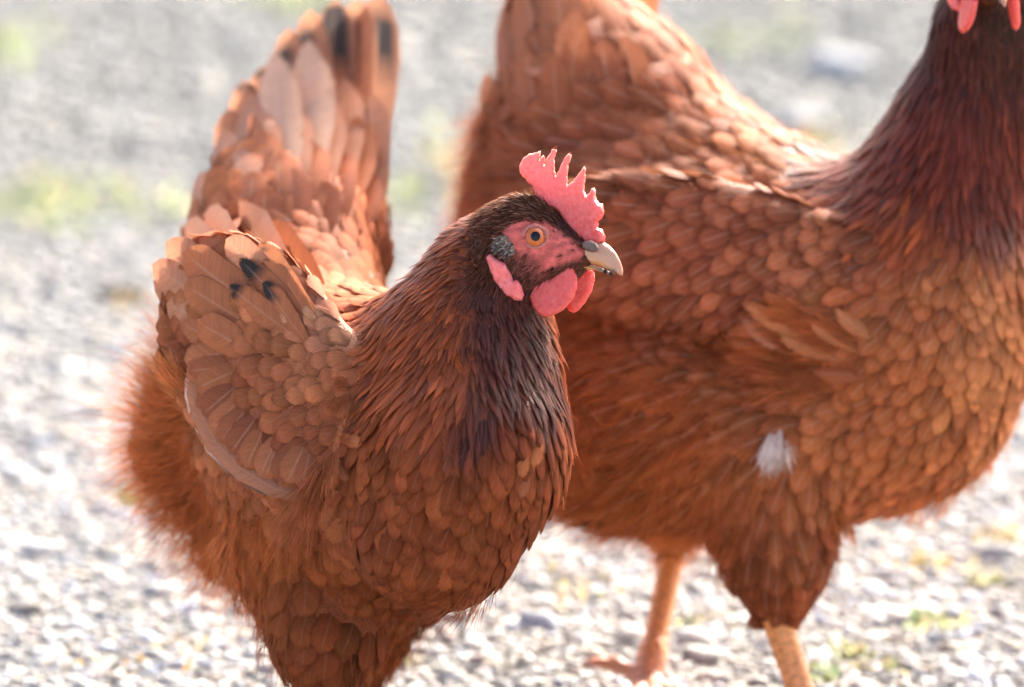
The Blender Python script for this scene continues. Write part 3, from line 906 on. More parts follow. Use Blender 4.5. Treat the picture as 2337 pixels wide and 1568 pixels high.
FAR_ROWS = [
 # breast
 (2300,800,-88,110,38,28,'b','breastl',0,30), (2230,800,-98,110,38,28,'b','breastl',0,30), (2150,800,-116,115,40,30,'b','breast',0,30), (2200,950,-108,115,42,31,'b','breast',0,30),
 (2290,950,-96,110,40,30,'b','breastl',0,30), (2080,900,-136,120,44,33,'b','breast',0,30), (2000,800,-140,130,46,34,'b','breast',.03,40), (2000,980,-138,125,46,35,'b','breast',.05,40),
 (2130,1050,-128,115,44,34,'b','breast',.15,40), (2230,1060,-116,110,42,32,'b','breast',.2,50), (1950,1100,-130,120,48,36,'b','breast',.15,50), (2060,700,-130,120,44,33,'b','breast',0,30),
 (2250,660,-92,110,38,28,'b','breastl',0,30), (2140,640,-112,120,42,30,'b','breast',0,30),
 # side, loosened feathers
 (1900,740,172,170,64,48,'s','breastl',.12,90), (1800,760,176,170,64,48,'s','breast',.15,90), (1850,860,190,150,58,46,'s','breast',.15,80), (1920,900,204,140,54,42,'b','breast',.08,60),
 (1760,880,196,150,60,48,'s','breast',.3,90), (1980,640,200,130,46,36,'b','breast',.05,50), (1900,640,196,130,46,36,'b','wing',.05,40),
 # thigh and belly
 (1780,980,-150,160,66,50,'s','breast',.3,100), (1740,1080,-120,160,66,50,'s','breast',.35,110), (1700,1160,-108,150,62,48,'s','breast',.35,110), (1800,1150,-78,150,62,48,'s','breast',.3,100),
 (1860,1080,-84,150,60,48,'b','breast',.15,80), (1870,1180,-92,130,56,44,'b','chest',.12,60), (1760,1280,-90,120,54,40,'b','chest',.12,60), (1790,1360,-90,90,44,34,'b','chest',.1,50),
 (1600,950,208,150,64,52,'s','fluff',.55,130), (1450,900,204,150,64,52,'s','fluff',.6,130), (1350,800,200,150,64,52,'s','fluff',.6,130), (1550,1080,214,150,62,50,'s','fluff',.65,120),
 (1420,1080,210,140,60,50,'s','fluff',.7,120), (1330,1060,206,140,60,50,'s','fluff',.7,120), (1500,1180,226,120,56,46,'s','fluff',.75,90), (1600,1200,240,120,56,46,'s','fluff',.6,90),
 (1330,950,204,150,60,50,'s','fluff',.6,130), (1545,1230,-96,70,34,28,'s','fluffl',.6,60),
 # back, rump, tail
 (1800,330,168,120,50,38,'b','breastl',.03,40), (1870,345,176,110,46,34,'b','wing',0,30), (1720,280,150,140,68,50,'b','rump',.06,50), (1640,210,146,150,84,54,'s','rump',.08,50), (1560,140,142,150,86,56,'s','rump',.05,50),
 (1600,300,160,150,86,54,'s','back',.12,60), (1500,240,156,150,88,56,'s','back',.12,60), (1420,180,140,160,90,58,'s','back',.1,60), (1700,380,172,130,60,46,'b','back',.1,50),
 (1500,350,170,150,82,54,'s','back',.15,70), (1400,330,166,150,84,54,'s','back',.15,70), (1300,300,150,160,84,58,'s','rump',.12,70), (1250,220,112,180,84,60,'b','rump',.05,60),
 (1190,330,150,150,70,52,'s','rump',.5,90), (1130,420,172,140,64,50,'s','rump',.7,100), (1250,450,178,150,68,52,'s','back',.35,90), (1130,500,190,140,62,50,'s','fluff',.7,100),
 (1300,560,186,150,66,52,'s','fluff',.45,100), (1350,80,86,180,84,60,'b','rump',.05,50), (1420,80,96,170,80,58,'b','back',.05,50), (1500,420,176,140,76,50,'s','backd',.1,60),
 # hackle
 (2030,230,-112,150,19,15,'h','hack',0,0), (2090,130,-108,140,18,14,'h','hack',0,0), (2150,60,-104,110,15,13,'h','hackd',0,0), (1960,330,-138,150,21,16,'h','hackm',0,0), (2020,400,-122,160,22,17,'h','hackm',0,0),
 (1900,390,-146,140,21,17,'h','hackm',0,0), (2100,330,-108,160,21,16,'h','hackm',0,0), (2180,250,-100,150,19,15,'h','hackm',0,0), (2180,400,-98,165,24,18,'h','hackm',0,0), (2270,250,-90,150,19,15,'h','hackm',0,0),
 (2280,400,-88,150,25,20,'h','hackm',0,0), (2100,470,-112,160,25,19,'h','hack',0,0), (2230,120,-94,90,13,11,'h','hackd',0,0), (2300,130,-86,90,13,11,'h','hackd',0,0), (2000,480,-130,150,25,20,'h','hack',0,0),
 (2180,40,-100,60,13,10,'t','hackd',0,0), (2270,40,-90,50,12,9,'t','black',0,0), (2215,-20,-90,40,10,8,'t','crown',0,0), (2300,-100,60,40,10,8,'t','crown',0,0)]
FAR_WING_ROWS = [
 (2000,560,204,110,44,33,'w','wingf',.04,30), (1950,480,196,110,42,32,'w','wing',.02,30), (1880,540,206,115,42,31,'w','wingf',0,30), (1800,470,200,120,46,34,'w','wingf',0,30), (1700,480,196,130,50,38,'w','wingf',.02,40),
 (1780,580,212,120,42,32,'w','back',0,30), (1680,600,210,130,44,34,'w','back',0,30), (1560,560,202,150,48,38,'w','back',.03,40), (1480,640,204,150,48,38,'w','back',.05,40), (1600,700,216,130,44,36,'w','backd',.06,40),  # darker backd along the wing's lower edge paints in the shade under it
 (1720,700,218,120,42,34,'w','backd',.04,40), (1850,640,210,120,44,34,'w','wingd',.03,40), (1420,600,198,150,50,40,'w','rump',.05,50)]

def black_streak(lo, hi, x0=-.55, x1=.25, c=(.032, .026, .025)):
    def f(x, t, col):
        return np.array(c) if lo < t < hi and x0 <= x <= x1 else col
    return f
def tip_band(lo, c=(.045, .032, .028)):
    def f(x, t, col): return np.array(c) if t > lo and abs(x) < .9 and t < .985 else col
    return f
# ------------------------------------------------------------------ ground
def ground_mat():
    m, out, N, Lk, M, mix = node_mat('gritty_soil')
    g = N('NewGeometry')
    n1 = N('TexNoise', i_Scale=3.0, i_Detail=5.0); n2 = N('TexNoise', i_Scale=160.0, i_Detail=4.0); n3 = N('TexVoronoi', i_Scale=110.0)
    for n in (n1, n2, n3): Lk(g.outputs['Position'], n.inputs['Vector'])
    c = mix(n2.outputs[0], (.24, .23, .205, 1), (.38, .37, .335, 1))
    c = mix(M('MULTIPLY', ramp01(M, n1.outputs[0], .5, .72), .45), c, (.20, .21, .15, 1))
    bp = N('Bump', i_Strength=.8, i_Distance=.004); Lk(M('ADD', n2.outputs[0], n3.outputs['Distance']), bp.inputs['Height'])
    p = N('BsdfPrincipled', i_Roughness=.9); p.inputs['Specular IOR Level'].default_value = .1; Lk(c, p.inputs['Base Color']); Lk(bp.outputs[0], p.inputs['Normal'])
    Lk(p.outputs[0], out.inputs['Surface']); return m
def stone_mat(name):
    m, out, N, Lk, M, mix = node_mat(name)
    t = N('Attribute', attribute_name='tint'); g = N('NewGeometry')
    n2 = N('TexNoise', i_Scale=240.0, i_Detail=4.0); Lk(g.outputs['Position'], n2.inputs['Vector'])
    hv = N('HueSaturation'); Lk(t.outputs['Color'], hv.inputs['Color']); Lk(M('ADD', .7, M('MULTIPLY', n2.outputs[0], .6)), hv.inputs['Value'])
    p = N('BsdfPrincipled', i_Roughness=.8); p.inputs['Specular IOR Level'].default_value = .12
    Lk(hv.outputs[0], p.inputs['Base Color']); Lk(p.outputs[0], out.inputs['Surface']); return m
MAT_STONE = stone_mat('stone')
S_ = 200.0
gme = make_mesh('ground', [(-S_, -S_, 0), (S_, -S_, 0), (S_, S_, 0), (-S_, S_, 0)], [(0, 1, 2, 3)], ground_mat(), smooth=False)
link('ground', gme)['kind'] = 'structure'

def ico(sub):
    import bmesh
    bm = bmesh.new(); bmesh.ops.create_icosphere(bm, subdivisions=sub, radius=1.0)
    v = np.array([x.co[:] for x in bm.verts]); f = np.array([[y.index for y in x.verts] for x in bm.faces]); bm.free()
    return v, f
ICO1, ICO2 = ico(1), ico(2)
def bumpy(base, n, amt, g):
    """n different pebbles from one ball."""
    v = np.repeat(base[0][None], n, 0)
    for _ in range(5):
        d = unit(g.normal(0, 1, (n, 1, 3))); o = g.uniform(.45, .95, (n, 1))
        h = (v * d).sum(-1)
        v = v - d * (np.maximum(h - o, 0) * .85)[..., None]
    return v * (1 + g.normal(0, amt, v.shape[:2]))[..., None]
def stone_cols(n, g, P=None):
    k = g.random(n)[:, None]
    base = g.uniform(.23, .40, (n, 1)) * np.ones(3)
    tone = np.where(k < .12, [1.10, .98, .80], np.where(k < .24, [.90, .97, 1.10], np.where(k < .30, [1.10, .93, .84], [1.03, 1.0, .93])))
    c = base * tone
    dk = g.random(n)[:, None] < .10
    return np.where(dk, c * .5, c)
def gravel(name, x0, x1, y0, y1, size, dens, ball, g, wedge=None, zj=.35):
    n = int((x1 - x0) * (y1 - y0) * dens)
    x, y = g.uniform(x0, x1, n), g.uniform(y0, y1, n)
    if wedge is not None:
        k = wedge(x, y); x, y = x[k], y[k]; n = len(x)
    r = size * np.exp(g.normal(0, .32, n)) * .5
    v = bumpy(ball, n, .07, g)
    sc = np.stack([r * g.uniform(.9, 1.5, n), r * g.uniform(.8, 1.1, n), r * g.uniform(.38, .62, n)], -1)
    v = v * sc[:, None]
    a = g.uniform(0, 2 * math.pi, n); ca, sa = np.cos(a)[:, None], np.sin(a)[:, None]
    tl = g.normal(0, .2, n)[:, None]
    vz = v[..., 2] * np.cos(tl) + v[..., 0] * np.sin(tl); vx = v[..., 0] * np.cos(tl) - v[..., 2] * np.sin(tl)
    V = np.stack([vx * ca - v[..., 1] * sa + x[:, None], vx * sa + v[..., 1] * ca + y[:, None], vz + (sc[:, 2] * g.uniform(-.1, zj, n) + .0005)[:, None]], -1)
    nb = v.shape[1]
    F = (ball[1][None] + (np.arange(n) * nb)[:, None, None]).reshape(-1, 3)
    c = stone_cols(n, g)
    f = np.clip((y - 4.75) / .8, 0, 1)[:, None]          # the strip behind is duller: its weaker glare is put into the stone colour
    c = c * (1 - f) + (c * .30 + np.array([.112, .114, .102])) * f
    c = np.repeat(c, nb, 0)
    me = make_mesh(name, V.reshape(-1, 3), F, MAT_STONE, col=c, smooth=True)
    o = link(name, me); o['kind'] = 'stuff'
    return o
gg = np.random.default_rng(77)
def wedge_in(x, y): return np.abs(x) < .30 + (y - 4.0) * .10
gravel('gravel', -.6, .6, 3.85, 4.75, .0062, 50000, ICO1, gg, wedge_in)
gravel('gravel', -.75, .75, 4.75, 7.0, .0075, 27000, ICO1, gg, wedge_in)
gravel('gravel', -.6, .6, 3.85, 4.9, .0115, 1300, ICO2, gg, wedge_in)
gravel('gravel', -2.2, 2.2, 2.6, 8.5, .021, 1900, ICO1, gg, lambda x, y: ~((y > 3.85) & (y < 7.0) & wedge_in(x, y)))

def stone_at(u, v, size, c, label):
    p = ground_d(u, v)
    k = bumpy(ICO2, 1, .05, gg)[0] * np.array([size * .62, size * .5, size * .22])
    k[:, 2] += size * .13
    me = make_mesh('stone', k, ICO2[1], MAT_STONE, col=np.tile(c, (len(k), 1)))
    o = link('stone', me, None, p); o['label'] = label; o['category'] = 'stone'; o['group'] = 'larger stones lying on the gravel'
stone_at(1920, 160, .044, (.40, .40, .39), 'large white stone on the gravel behind the walking hen, under her neck')
stone_at(1830, 290, .034, (.32, .32, .315), 'pale stone low against the curve of the walking hen\'s back')
stone_at(265, 675, .024, (.10, .085, .06), 'small dark stone on the pale gravel left of the front hen\'s wing')
stone_at(60, 1400, .020, (.12, .11, .10), 'dark stone at the lower left edge of the gravel')

def grass(name, spots, g):
    V, F, Cc = [], [], []
    k = 0
    for (u, v, ru, rv, n, ln, pal) in spots:
        for _ in range(n):
            p = ground_d(u + g.normal(0, ru), v + g.normal(0, rv))
            a = g.uniform(0, 2 * math.pi); h = ln * g.uniform(.4, 1.2); lean = g.uniform(.1, .9) * h
            w = .0016 + .002 * g.random()
            d = np.array([math.cos(a), math.sin(a), 0]); s = np.array([-d[1], d[0], 0]) * w
            c = np.array(pal) * g.uniform(.65, 1.3) * np.array([g.uniform(.8, 1.3), 1, g.uniform(.7, 1.1)])
            for t, ww in ((0, .7), (.4, 1.0), (.75, .7), (1, .08)):
                q = p + d * lean * t * t + np.array([0, 0, h * (t - .25 * t * t)])
                V += [q - s * ww, q + s * ww]; Cc += [c, c]
            F += [(k + 2 * i, k + 2 * i + 1, k + 2 * i + 3, k + 2 * i + 2) for i in range(3)]
            k += 8
    o = link(name, make_mesh(name, np.array(V), np.array(F), MAT_DOWN, col=np.array(Cc)))
    o['kind'] = 'stuff'
GR = (.20, .25, .12); YG = (.29, .29, .16); DRY = (.34, .27, .14)
grass('grass', [
 (60, 480, 60, 30, 60, .012, GR), (240, 465, 110, 22, 80, .012, GR), (130, 450, 160, 25, 50, .010, YG), (400, 470, 60, 18, 24, .010, YG),
 (960, 450, 45, 30, 50, .012, GR), (1000, 360, 40, 30, 30, .012, YG), (0, 110, 40, 30, 50, .014, GR), (680, 12, 60, 16, 60, .014, GR),
 (1720, 90, 110, 30, 40, .014, GR), (1850, 330, 60, 20, 30, .012, DRY),
 (2140, 1430, 40, 8, 40, .010, YG), (2110, 1425, 10, 5, 16, .011, GR), (2250, 1330, 40, 8, 30, .010, YG), (1930, 1500, 30, 8, 40, .010, YG),
 (1870, 1545, 20, 12, 20, .010, GR), (2000, 1530, 30, 10, 16, .009, YG), (300, 1155, 14, 8, 30, .012, GR), (290, 690, 22, 10, 16, .010, DRY),
 (1730, 1330, 30, 10, 24, .009, YG), (2100, 1290, 60, 15, 30, .010, DRY), (920, 1520, 10, 6, 14, .010, YG), (420, 1480, 50, 12, 10, .008, DRY),
 (1560, 1430, 40, 10, 24, .009, YG), (2290, 1240, 20, 10, 24, .010, DRY), (300, 1520, 80, 12, 12, .008, DRY), (1300, 1350, 60, 20, 30, .008, DRY)], gg)
# ------------------------------------------------------------------ putting a hen together
def hen_empty(name, loc, label):
    e = bpy.data.objects.new(name, None)
    e.empty_display_size = .05
    COL.objects.link(e); e.location = loc
    e['label'] = label; e['category'] = 'hen'; e['group'] = 'brown hens on the gravel'
    return e

NAMES = {0: 'body_feather', 1: 'neck_feather', 2: 'head_feather', 3: 'loose_feather', 5: 'wing_feather'}

def clothe(hen, shape, flow, V, Q, skip, hiders, wings, mid, right, names=NAMES, vmat=MAT_VANE, wisps=4000, n_try=60000, seed=1, min_sp=.0012,
           down_name='down', down_n=9000, n_skip=None, most=300, lift=(.0046, .0032, .0022, .0060, 0, .0042), rest='small_feathers'):
    def rad(P):
        d, num, k, c = flow.at(P)
        keep = np.ones(len(P), bool)
        if skip is not None: keep &= ~skip(P)
        return np.maximum(num[:, 2] * .92, min_sp), keep
    R = scatter(V, Q, rad, n_try, seed)
    d, num, kind, col = flow.at(R)
    # transition between breast and back names by the lie and place is left to the flow map's kind
    n = shape.grad(R)
    d = d + rng.normal(0, .09, d.shape)
    d = unit(d - n * (d * n).sum(1, keepdims=True))
    L = num[:, 0] * rng.normal(.92, .06, len(R)); W = num[:, 1] * np.where(np.isin(kind, (0, 5)), 1.16, 1.0) * rng.normal(1, .06, len(R))
    soft = np.array([.50, .55, .7, 1.0, .5, .45])[kind] + np.clip(num[:, 3], 0, .5)
    lf = np.array(lift)[kind] * (1 + rng.normal(0, .08, len(R)))
    lf = np.where(rng.random(len(R)) < .04, lf * 1.35, lf)
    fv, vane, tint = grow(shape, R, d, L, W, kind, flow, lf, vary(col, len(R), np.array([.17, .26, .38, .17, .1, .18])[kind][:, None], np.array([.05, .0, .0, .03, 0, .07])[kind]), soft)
    ok = shape(fv[:, 7 * 5 + 2]) < np.where(np.isin(kind, (0, 5)), .0095, .03)        # none stands off the body
    fv, vane, tint, kind, R, L, W = fv[ok], vane[ok], tint[ok], kind[ok], R[ok], L[ok], W[ok]
    tip = fv[:, 7 * 5 + 2]; mid = fv[:, 4 * 5 + 2]
    sc = seen_score(tip, mid, shape.grad(mid), L * W, hiders)
    total = {}
    side = ((R - mid) @ right) > 0
    for k, w in ((0, None), (1, None), (2, None), (3, None), (5, 0), (5, 1)):
        m = kind == k
        if w is not None: m &= side == (w == 0)
        if not m.any(): continue
        nm = names[k]; parent = None if w is None else wings[w]
        total[nm] = plant(hen, nm, fv[m], vane[m], tint[m], MAT_HACKLE if k in (1, 2) else vmat, sc[m] if k != 2 else sc[m] * 0,
                          most, rest if k != 2 else 'head_plumage', parent)
    print(hen.name, total)
    # down
    if down_n:
        a = V[Q]; area = .5 * np.linalg.norm(np.cross(a[:, 2] - a[:, 0], a[:, 3] - a[:, 1]), axis=1)
        f = rng.choice(len(Q), down_n * 3, p=area / area.sum())
        st = rng.random((2, len(f), 1)); q = a[f]
        P = (q[:, 0] * (1 - st[0]) + q[:, 1] * st[0]) * (1 - st[1]) + (q[:, 3] * (1 - st[0]) + q[:, 2] * st[0]) * st[1]
        d, num, kind, col = flow.at(P)
        keep = rng.random(len(P)) < num[:, 3] * 1.1
        if skip is not None: keep &= ~skip(P)
        P, d, num, col = P[keep], d[keep], num[keep], col[keep]
        if len(P):
            n = shape.grad(P)
            d = unit(d - n * (d * n).sum(1, keepdims=True))
            up = .25 + .55 * num[:, 3:4]
            dv = unit(d + n * up * rng.uniform(.5, 1.2, (len(P), 1)) + rng.normal(0, .16, d.shape))
            ln = num[:, 4] * rng.uniform(.45, 1.05, len(P))
            down(hen, down_name, P + n * .001, dv, ln, vary(np.clip(col * 1.08, 0, 1), len(P), .16, 0), clump=.72, rad=.00013)
    # fine loose barbs lying over the vanes
    q = V[Q].mean(1); idx = rng.choice(len(Q), wisps)
    P = q[idx] + rng.normal(0, .001, (wisps, 3))
    d, num, kind, col = flow.at(P)
    keep = np.isin(kind, (0, 3, 5))
    if skip is not None: keep &= ~skip(P)
    P, d, num, col = P[keep], d[keep], num[keep], col[keep]
    n = shape.grad(P); P = shape.project(P) + n * rng.uniform(.0015, .0042, (len(P), 1))
    d = unit(d - n * (d * n).sum(1, keepdims=True)); d = unit(d + rng.normal(0, .25, d.shape) + n * rng.uniform(.0, .22, (len(P), 1)))
    down(hen, 'barbs', P, d, rng.uniform(16, 46, len(P)) * SP, vary(col * 1.1, len(P), .28, 0), curl=.2, rad=.00010, clump=.2)
    return R

def paint_body(V, flow, head, feathered=.8):
    d, num, k, col = flow.at(V, jit=0.0)
    col = col * feathered
    w = skin_weight(head, V)
    g = np.random.default_rng(4)
    q = head.local(V)
    wr = .82 + .22 * np.sin(np.hypot(q[:, 0] - 40, (q[:, 1] - 6)) * .75 + g.normal(0, .5, len(V)))
    red = np.array([.64, .125, .098]) * wr[:, None] * np.exp(g.normal(0, .07, (len(V), 1)))
    w = np.clip(w + g.normal(0, .07, len(V)) * (w > .02), 0, 1)
    ch = np.clip(1 - np.hypot(q[:, 0] - 25, (q[:, 1] + 62) * .9) / 60, 0, 1)[:, None] * (np.abs(q[:, 2:3]) < 140)
    col = col * (1 - ch) + np.array([.26, .060, .048]) * ch
    return col * (1 - w[:, None]) + red * w[:, None]

def leg(hen, hock, ankle, hind, toes, r0, r1):
    """Scaly shank and foot; toes are lists of ground points, hind is the back toe."""
    hock, ankle = np.array(hock), np.array(ankle)
    P = [('rc', hock, hock + (ankle - hock) * .85, r0, r1, .006), ('rc', hock + (ankle - hock) * .8, ankle, r1, r1 * 1.35, .008)]
    claws = []
    for path, r in [(t, r1 * .72) for t in toes] + [(hind, r1 * .70)]:
        pts = [ankle] + [np.array(p) for p in path]
        for i in range(len(pts) - 1):
            f0, f1 = 1 - .16 * i, 1 - .16 * (i + 1)
            P.append(('rc', pts[i], pts[i + 1], r * f0, r * f1, .004))
        claws.append((pts[-2], pts[-1], r * .62))
    s = Shape(P)
    V, Q = surface_nets(s, .0016)
    h = (V[:, 2] - V[:, 2].min()) / np.ptp(V[:, 2])
    ax = unit(ankle - hock)
    tt = (V - hock) @ ax
    nn_ = s.grad(V)
    front = unit(np.cross(ax, [.3, 1.0, 0])); ang = np.arctan2(nn_ @ np.cross(ax, front), nn_ @ front)
    row = tt / .0062 + .5 * (np.floor(ang / .8) % 2)
    fr = row - np.floor(row)
    gap = np.exp(-((fr - .04) / .10) ** 2) + np.exp(-((ang / .8 - np.floor(ang / .8) - .04) / .10) ** 2) * .7
    V = V + nn_ * (.0005 * (fr - .5) - .0003 * np.clip(gap, 0, 1))[:, None]
    band = 1.04 - .42 * np.clip(gap, 0, 1)
    base = np.array([.70, .25, .105]) * (1 - h[:, None]) + np.array([.76, .28, .065]) * h[:, None]
    low = np.clip((.35 - h) / .3, 0, 1)[:, None]
    base = base * (1 - low) + np.array([.54, .235, .15]) * low
    spots = (rng.random(len(V)) < .012)[:, None]
    o = part('leg', V, Q, MAT_SCALE, hen, col=np.where(spots, base * .6, base * band[:, None]))
    for a, b, r in claws:
        d = unit(b - a); e = b + d * r * 2.6 - np.array([0, 0, r * .9])
        cs = Shape([('rc', b + d * r * .2, b + d * r * 1.6 + np.array([0, 0, r * .1]), r * .62, r * .40, .002), ('rc', b + d * r * 1.6 + np.array([0, 0, r * .1]), e, r * .40, r * .12, .002)])
        v, q = surface_nets(cs, .0012)
        part('claw', v, q, MAT_HORN, o, col=np.tile([.50, .36, .27], (len(v), 1)))
    return o

def gp(p, dx, dy, z=.006):          # a ground point dx to the right of the picture and dy away from the camera of p
    return np.array([p[0] + dx, p[1] + dy, z])

def tail_feathers(hen, rows, nrm):
    for r in rows:
        (u0, v0, d0), (u1, v1, d1), W, col = r[:4]
        kw = r[4] if len(r) > 4 else {}
        a, b = at(u0, v0, d0), at(u1, v1, d1)
        bow = kw.pop('bow', 0.0); nn = np.array(kw.pop('nrm', nrm))
        m = (a + b) / 2 + np.cross(unit(nn), unit(b - a)) * bow * SP
        pts = [(1 - t) ** 2 * a + 2 * t * (1 - t) * m + t * t * b for t in np.linspace(0, 1, 9)]
        nm = kw.pop('name', 'tail_feather')
        par = kw.pop('parent', hen)
        v, va, ti = plume(pts, W * SP, nn, PAL[col] if isinstance(col, str) else col, **kw)
        o0 = v[2]
        link(nm, make_mesh(nm, v - o0, KQ, MAT_TAIL, col=ti, uv=va), par, o0 - wloc(par))

# ---- nearer hen
hen1 = hen_empty('hen', np.array([at(830, 900, .10)[0], at(830, 900, .10)[1], 0]), 'brown hen in front, head turned in profile with red comb and orange eye')
V1, Q1 = surface_nets(NEAR, .0023)
flow1 = FlowMap(NEAR, NEAR_ROWS + NEAR_WING_ROWS); flow1.add_back(NEAR, at(*NEAR_MID), NEAR_R)
part('body', V1, Q1, MAT_BODY, hen1, col=paint_body(V1, flow1, NEAR_HEAD))
def wing_cores(hen, prims):
    out = []
    for pr in prims:
        v, q = surface_nets(core(pr), .006)
        out.append(part('wing', v, q, MAT_BODY, hen, col=np.tile(np.array(PAL['wingd']) * .8, (len(v), 1))))
    return out
wings1 = wing_cores(hen1, (WN_P, WN_B)); wing1 = wings1[0]
hid1 = [(NEAR, .014)]
def end_cap(shape, P, umax, vmax):
    q = pix(P)
    return (q[:, 1] < vmax) & (q[:, 0] < umax) & (shape.grad(P) @ AU > .55)      # the quills hide the stub of the tail
def skip1(P):
    q = pix(P)
    s = (q[:, 1] < 395) & (q[:, 0] < 920)
    s |= (q[:, 0] < 475) & (q[:, 1] > 425) & (q[:, 1] < 730) & (NEAR.grad(P) @ AX < -.2)
    return s | (skin_weight(NEAR_HEAD, P) > .45) & (rng.random(len(P)) < .995)
clothe(hen1, NEAR, flow1, V1, Q1, skip1, hid1, wings1, at(*NEAR_MID), NEAR_R, wisps=1500, n_try=140000, seed=3, down_n=10000)
head_parts(hen1, NEAR_HEAD, NEAR)

TN = unit(-AF * .85 - AX * .30 + AU * .25)
tail_feathers(hen1, [
 ((800, 540, .305), (868, -10, .345), 140, 'tail', dict(mark=black_streak(.74, .93, -.6, .1), bow=-20, nrm=unit(-AF * .8 + AX * .35), prof=5)),
 ((770, 540, .300), (812, -2, .342), 120, 'tail', dict(mark=black_streak(.76, .95, -.2, .6), bow=-10, prof=5)),
 ((750, 540, .296), (762, 0, .338), 122, 'tail', dict(mark=black_streak(.72, .97, -.6, .6), bow=8, prof=5)),
 ((720, 540, .292), (706, 24, .332), 112, 'tail', dict(mark=black_streak(.7, .95, -.1, .6), bow=12, prof=5)),
 ((690, 540, .288), (656, 66, .325), 110, 'tail', dict(mark=black_streak(.75, .95, -.1, .6), bow=16, prof=5)),
 ((650, 540, .284), (598, 152, .315), 108, 'tail', dict(mark=tip_band(.93), bow=22, prof=5)),
 ((610, 540, .278), (556, 184, .308), 100, 'tail', dict(mark=tip_band(.95), bow=22, prof=5)),
 ((580, 540, .270), (520, 250, .300), 95, 'tail', dict(bow=20, prof=5)),
 ((840, 560, .285), (862, 225, .320), 80, 'tail', dict(bow=-14, nrm=unit(-AF * .5 + AX * .8))),
 ((850, 560, .275), (868, 300, .306), 70, 'tail', dict(bow=-14, nrm=unit(-AF * .4 + AX * .9))),
], TN)
for k, layer in enumerate((
    [(700, 430, 698, 92, 118, 'taill'), (655, 440, 632, 118, 112, 'taill'), (775, 430, 782, 176, 96, 'tail'), (610, 450, 574, 220, 104, 'tail'), (840, 450, 846, 214, 80, 'tail'), (545, 480, 515, 300, 92, 'tail')],
    [(725, 460, 735, 205, 104, 'tail'), (670, 460, 660, 235, 104, 'tail'), (620, 470, 602, 290, 100, 'rump'), (800, 460, 806, 262, 92, 'rump'), (560, 490, 540, 345, 92, 'tail'), (850, 480, 858, 310, 66, 'tail'), (505, 510, 470, 392, 84, 'tail')],
    [(700, 520, 702, 315, 100, 'rump'), (640, 520, 630, 345, 96, 'rump'), (765, 520, 768, 335, 92, 'back'), (580, 530, 568, 395, 92, 'rump'), (825, 520, 836, 385, 74, 'back'), (520, 540, 500, 430, 84, 'rump'), (670, 540, 668, 390, 90, 'back'), (735, 540, 738, 395, 88, 'back'), (610, 540, 600, 430, 88, 'back'), (470, 550, 446, 455, 76, 'rump')])):
    for u0, v0, u1, v1, W, c in layer:
        put_plume(hen1, 'tail_feather', lay(NEAR, u0, v0, u1 + rng.normal(0, 5), v1 + rng.normal(0, 6), -.003, .003 + .003 * k + rng.uniform(0, .0015), bow=(u1 - 720) * .03), W * rng.uniform(1.1, 1.28), TN, c, soft=.55, prof=5)
WNv = Wn[:, 1]
def spots(p, c=(.035, .030, .038)):
    def f(x, t, col): return np.array(c) if rng.random() < p and .35 < t < .95 else col
    return f
# secondaries fanned at the wing's end, their bases under the coverts
for i, (u0, v0, u1, v1, W, c, kw) in enumerate([
 (590, 830, 408, 735, 84, 'wing', dict(soft=.6)), (580, 800, 380, 694, 96, 'wingl', dict(bow=4)), (580, 780, 350, 642, 92, 'wingl', dict(bow=2)),
 (590, 750, 347, 604, 92, 'wingl', dict(bow=-6)), (610, 720, 378, 552, 94, 'wingl', dict(bow=-10)), (630, 700, 420, 514, 94, 'wingl', dict(bow=-12)),
 (660, 690, 466, 488, 104, 'wingl', dict(bow=-12)), (700, 680, 545, 460, 108, 'wingl', dict(bow=-10)), (735, 660, 620, 505, 80, 'wing', dict(bow=-10)),
 (600, 760, 420, 650, 88, 'wing', dict(bow=0)), (630, 720, 418, 575, 98, 'wing', dict(bow=-8)), (670, 690, 516, 545, 84, 'wingl', dict(bow=-6)),
 (600, 820, 450, 735, 80, 'wing', dict(bow=0))]):
    bow = kw.pop('bow', 0)
    put_plume(wing1, 'wing_feather', lay(NEAR, u0, v0, u1, v1, -.004, .0046 + .0006 * i, bow), W, WNv, c, prof=5, **kw)
def blotch(lo, hi):
    def f(x, t, col): return np.array((.030, .022, .020)) if lo < t < hi and abs(x) < .8 and rng.random() < .75 else col
    return f
for u0, v0, u1, v1, W, c, lo in [(690, 680, 590, 556, 66, 'wing', .78), (700, 730, 545, 590, 64, 'wing', .76), (720, 720, 598, 592, 60, 'wing', .8), (680, 770, 520, 650, 64, 'wing', .78), (720, 740, 632, 602, 56, 'wing', .8), (700, 780, 600, 640, 56, 'wing', .76)]:
    put_plume(wing1, 'wing_feather', lay(NEAR, u0, v0, u1, v1, .001, .0075, -4), W, WNv, c, prof=5, soft=.5, mark=blotch(lo, .97) if lo > .72 else None)
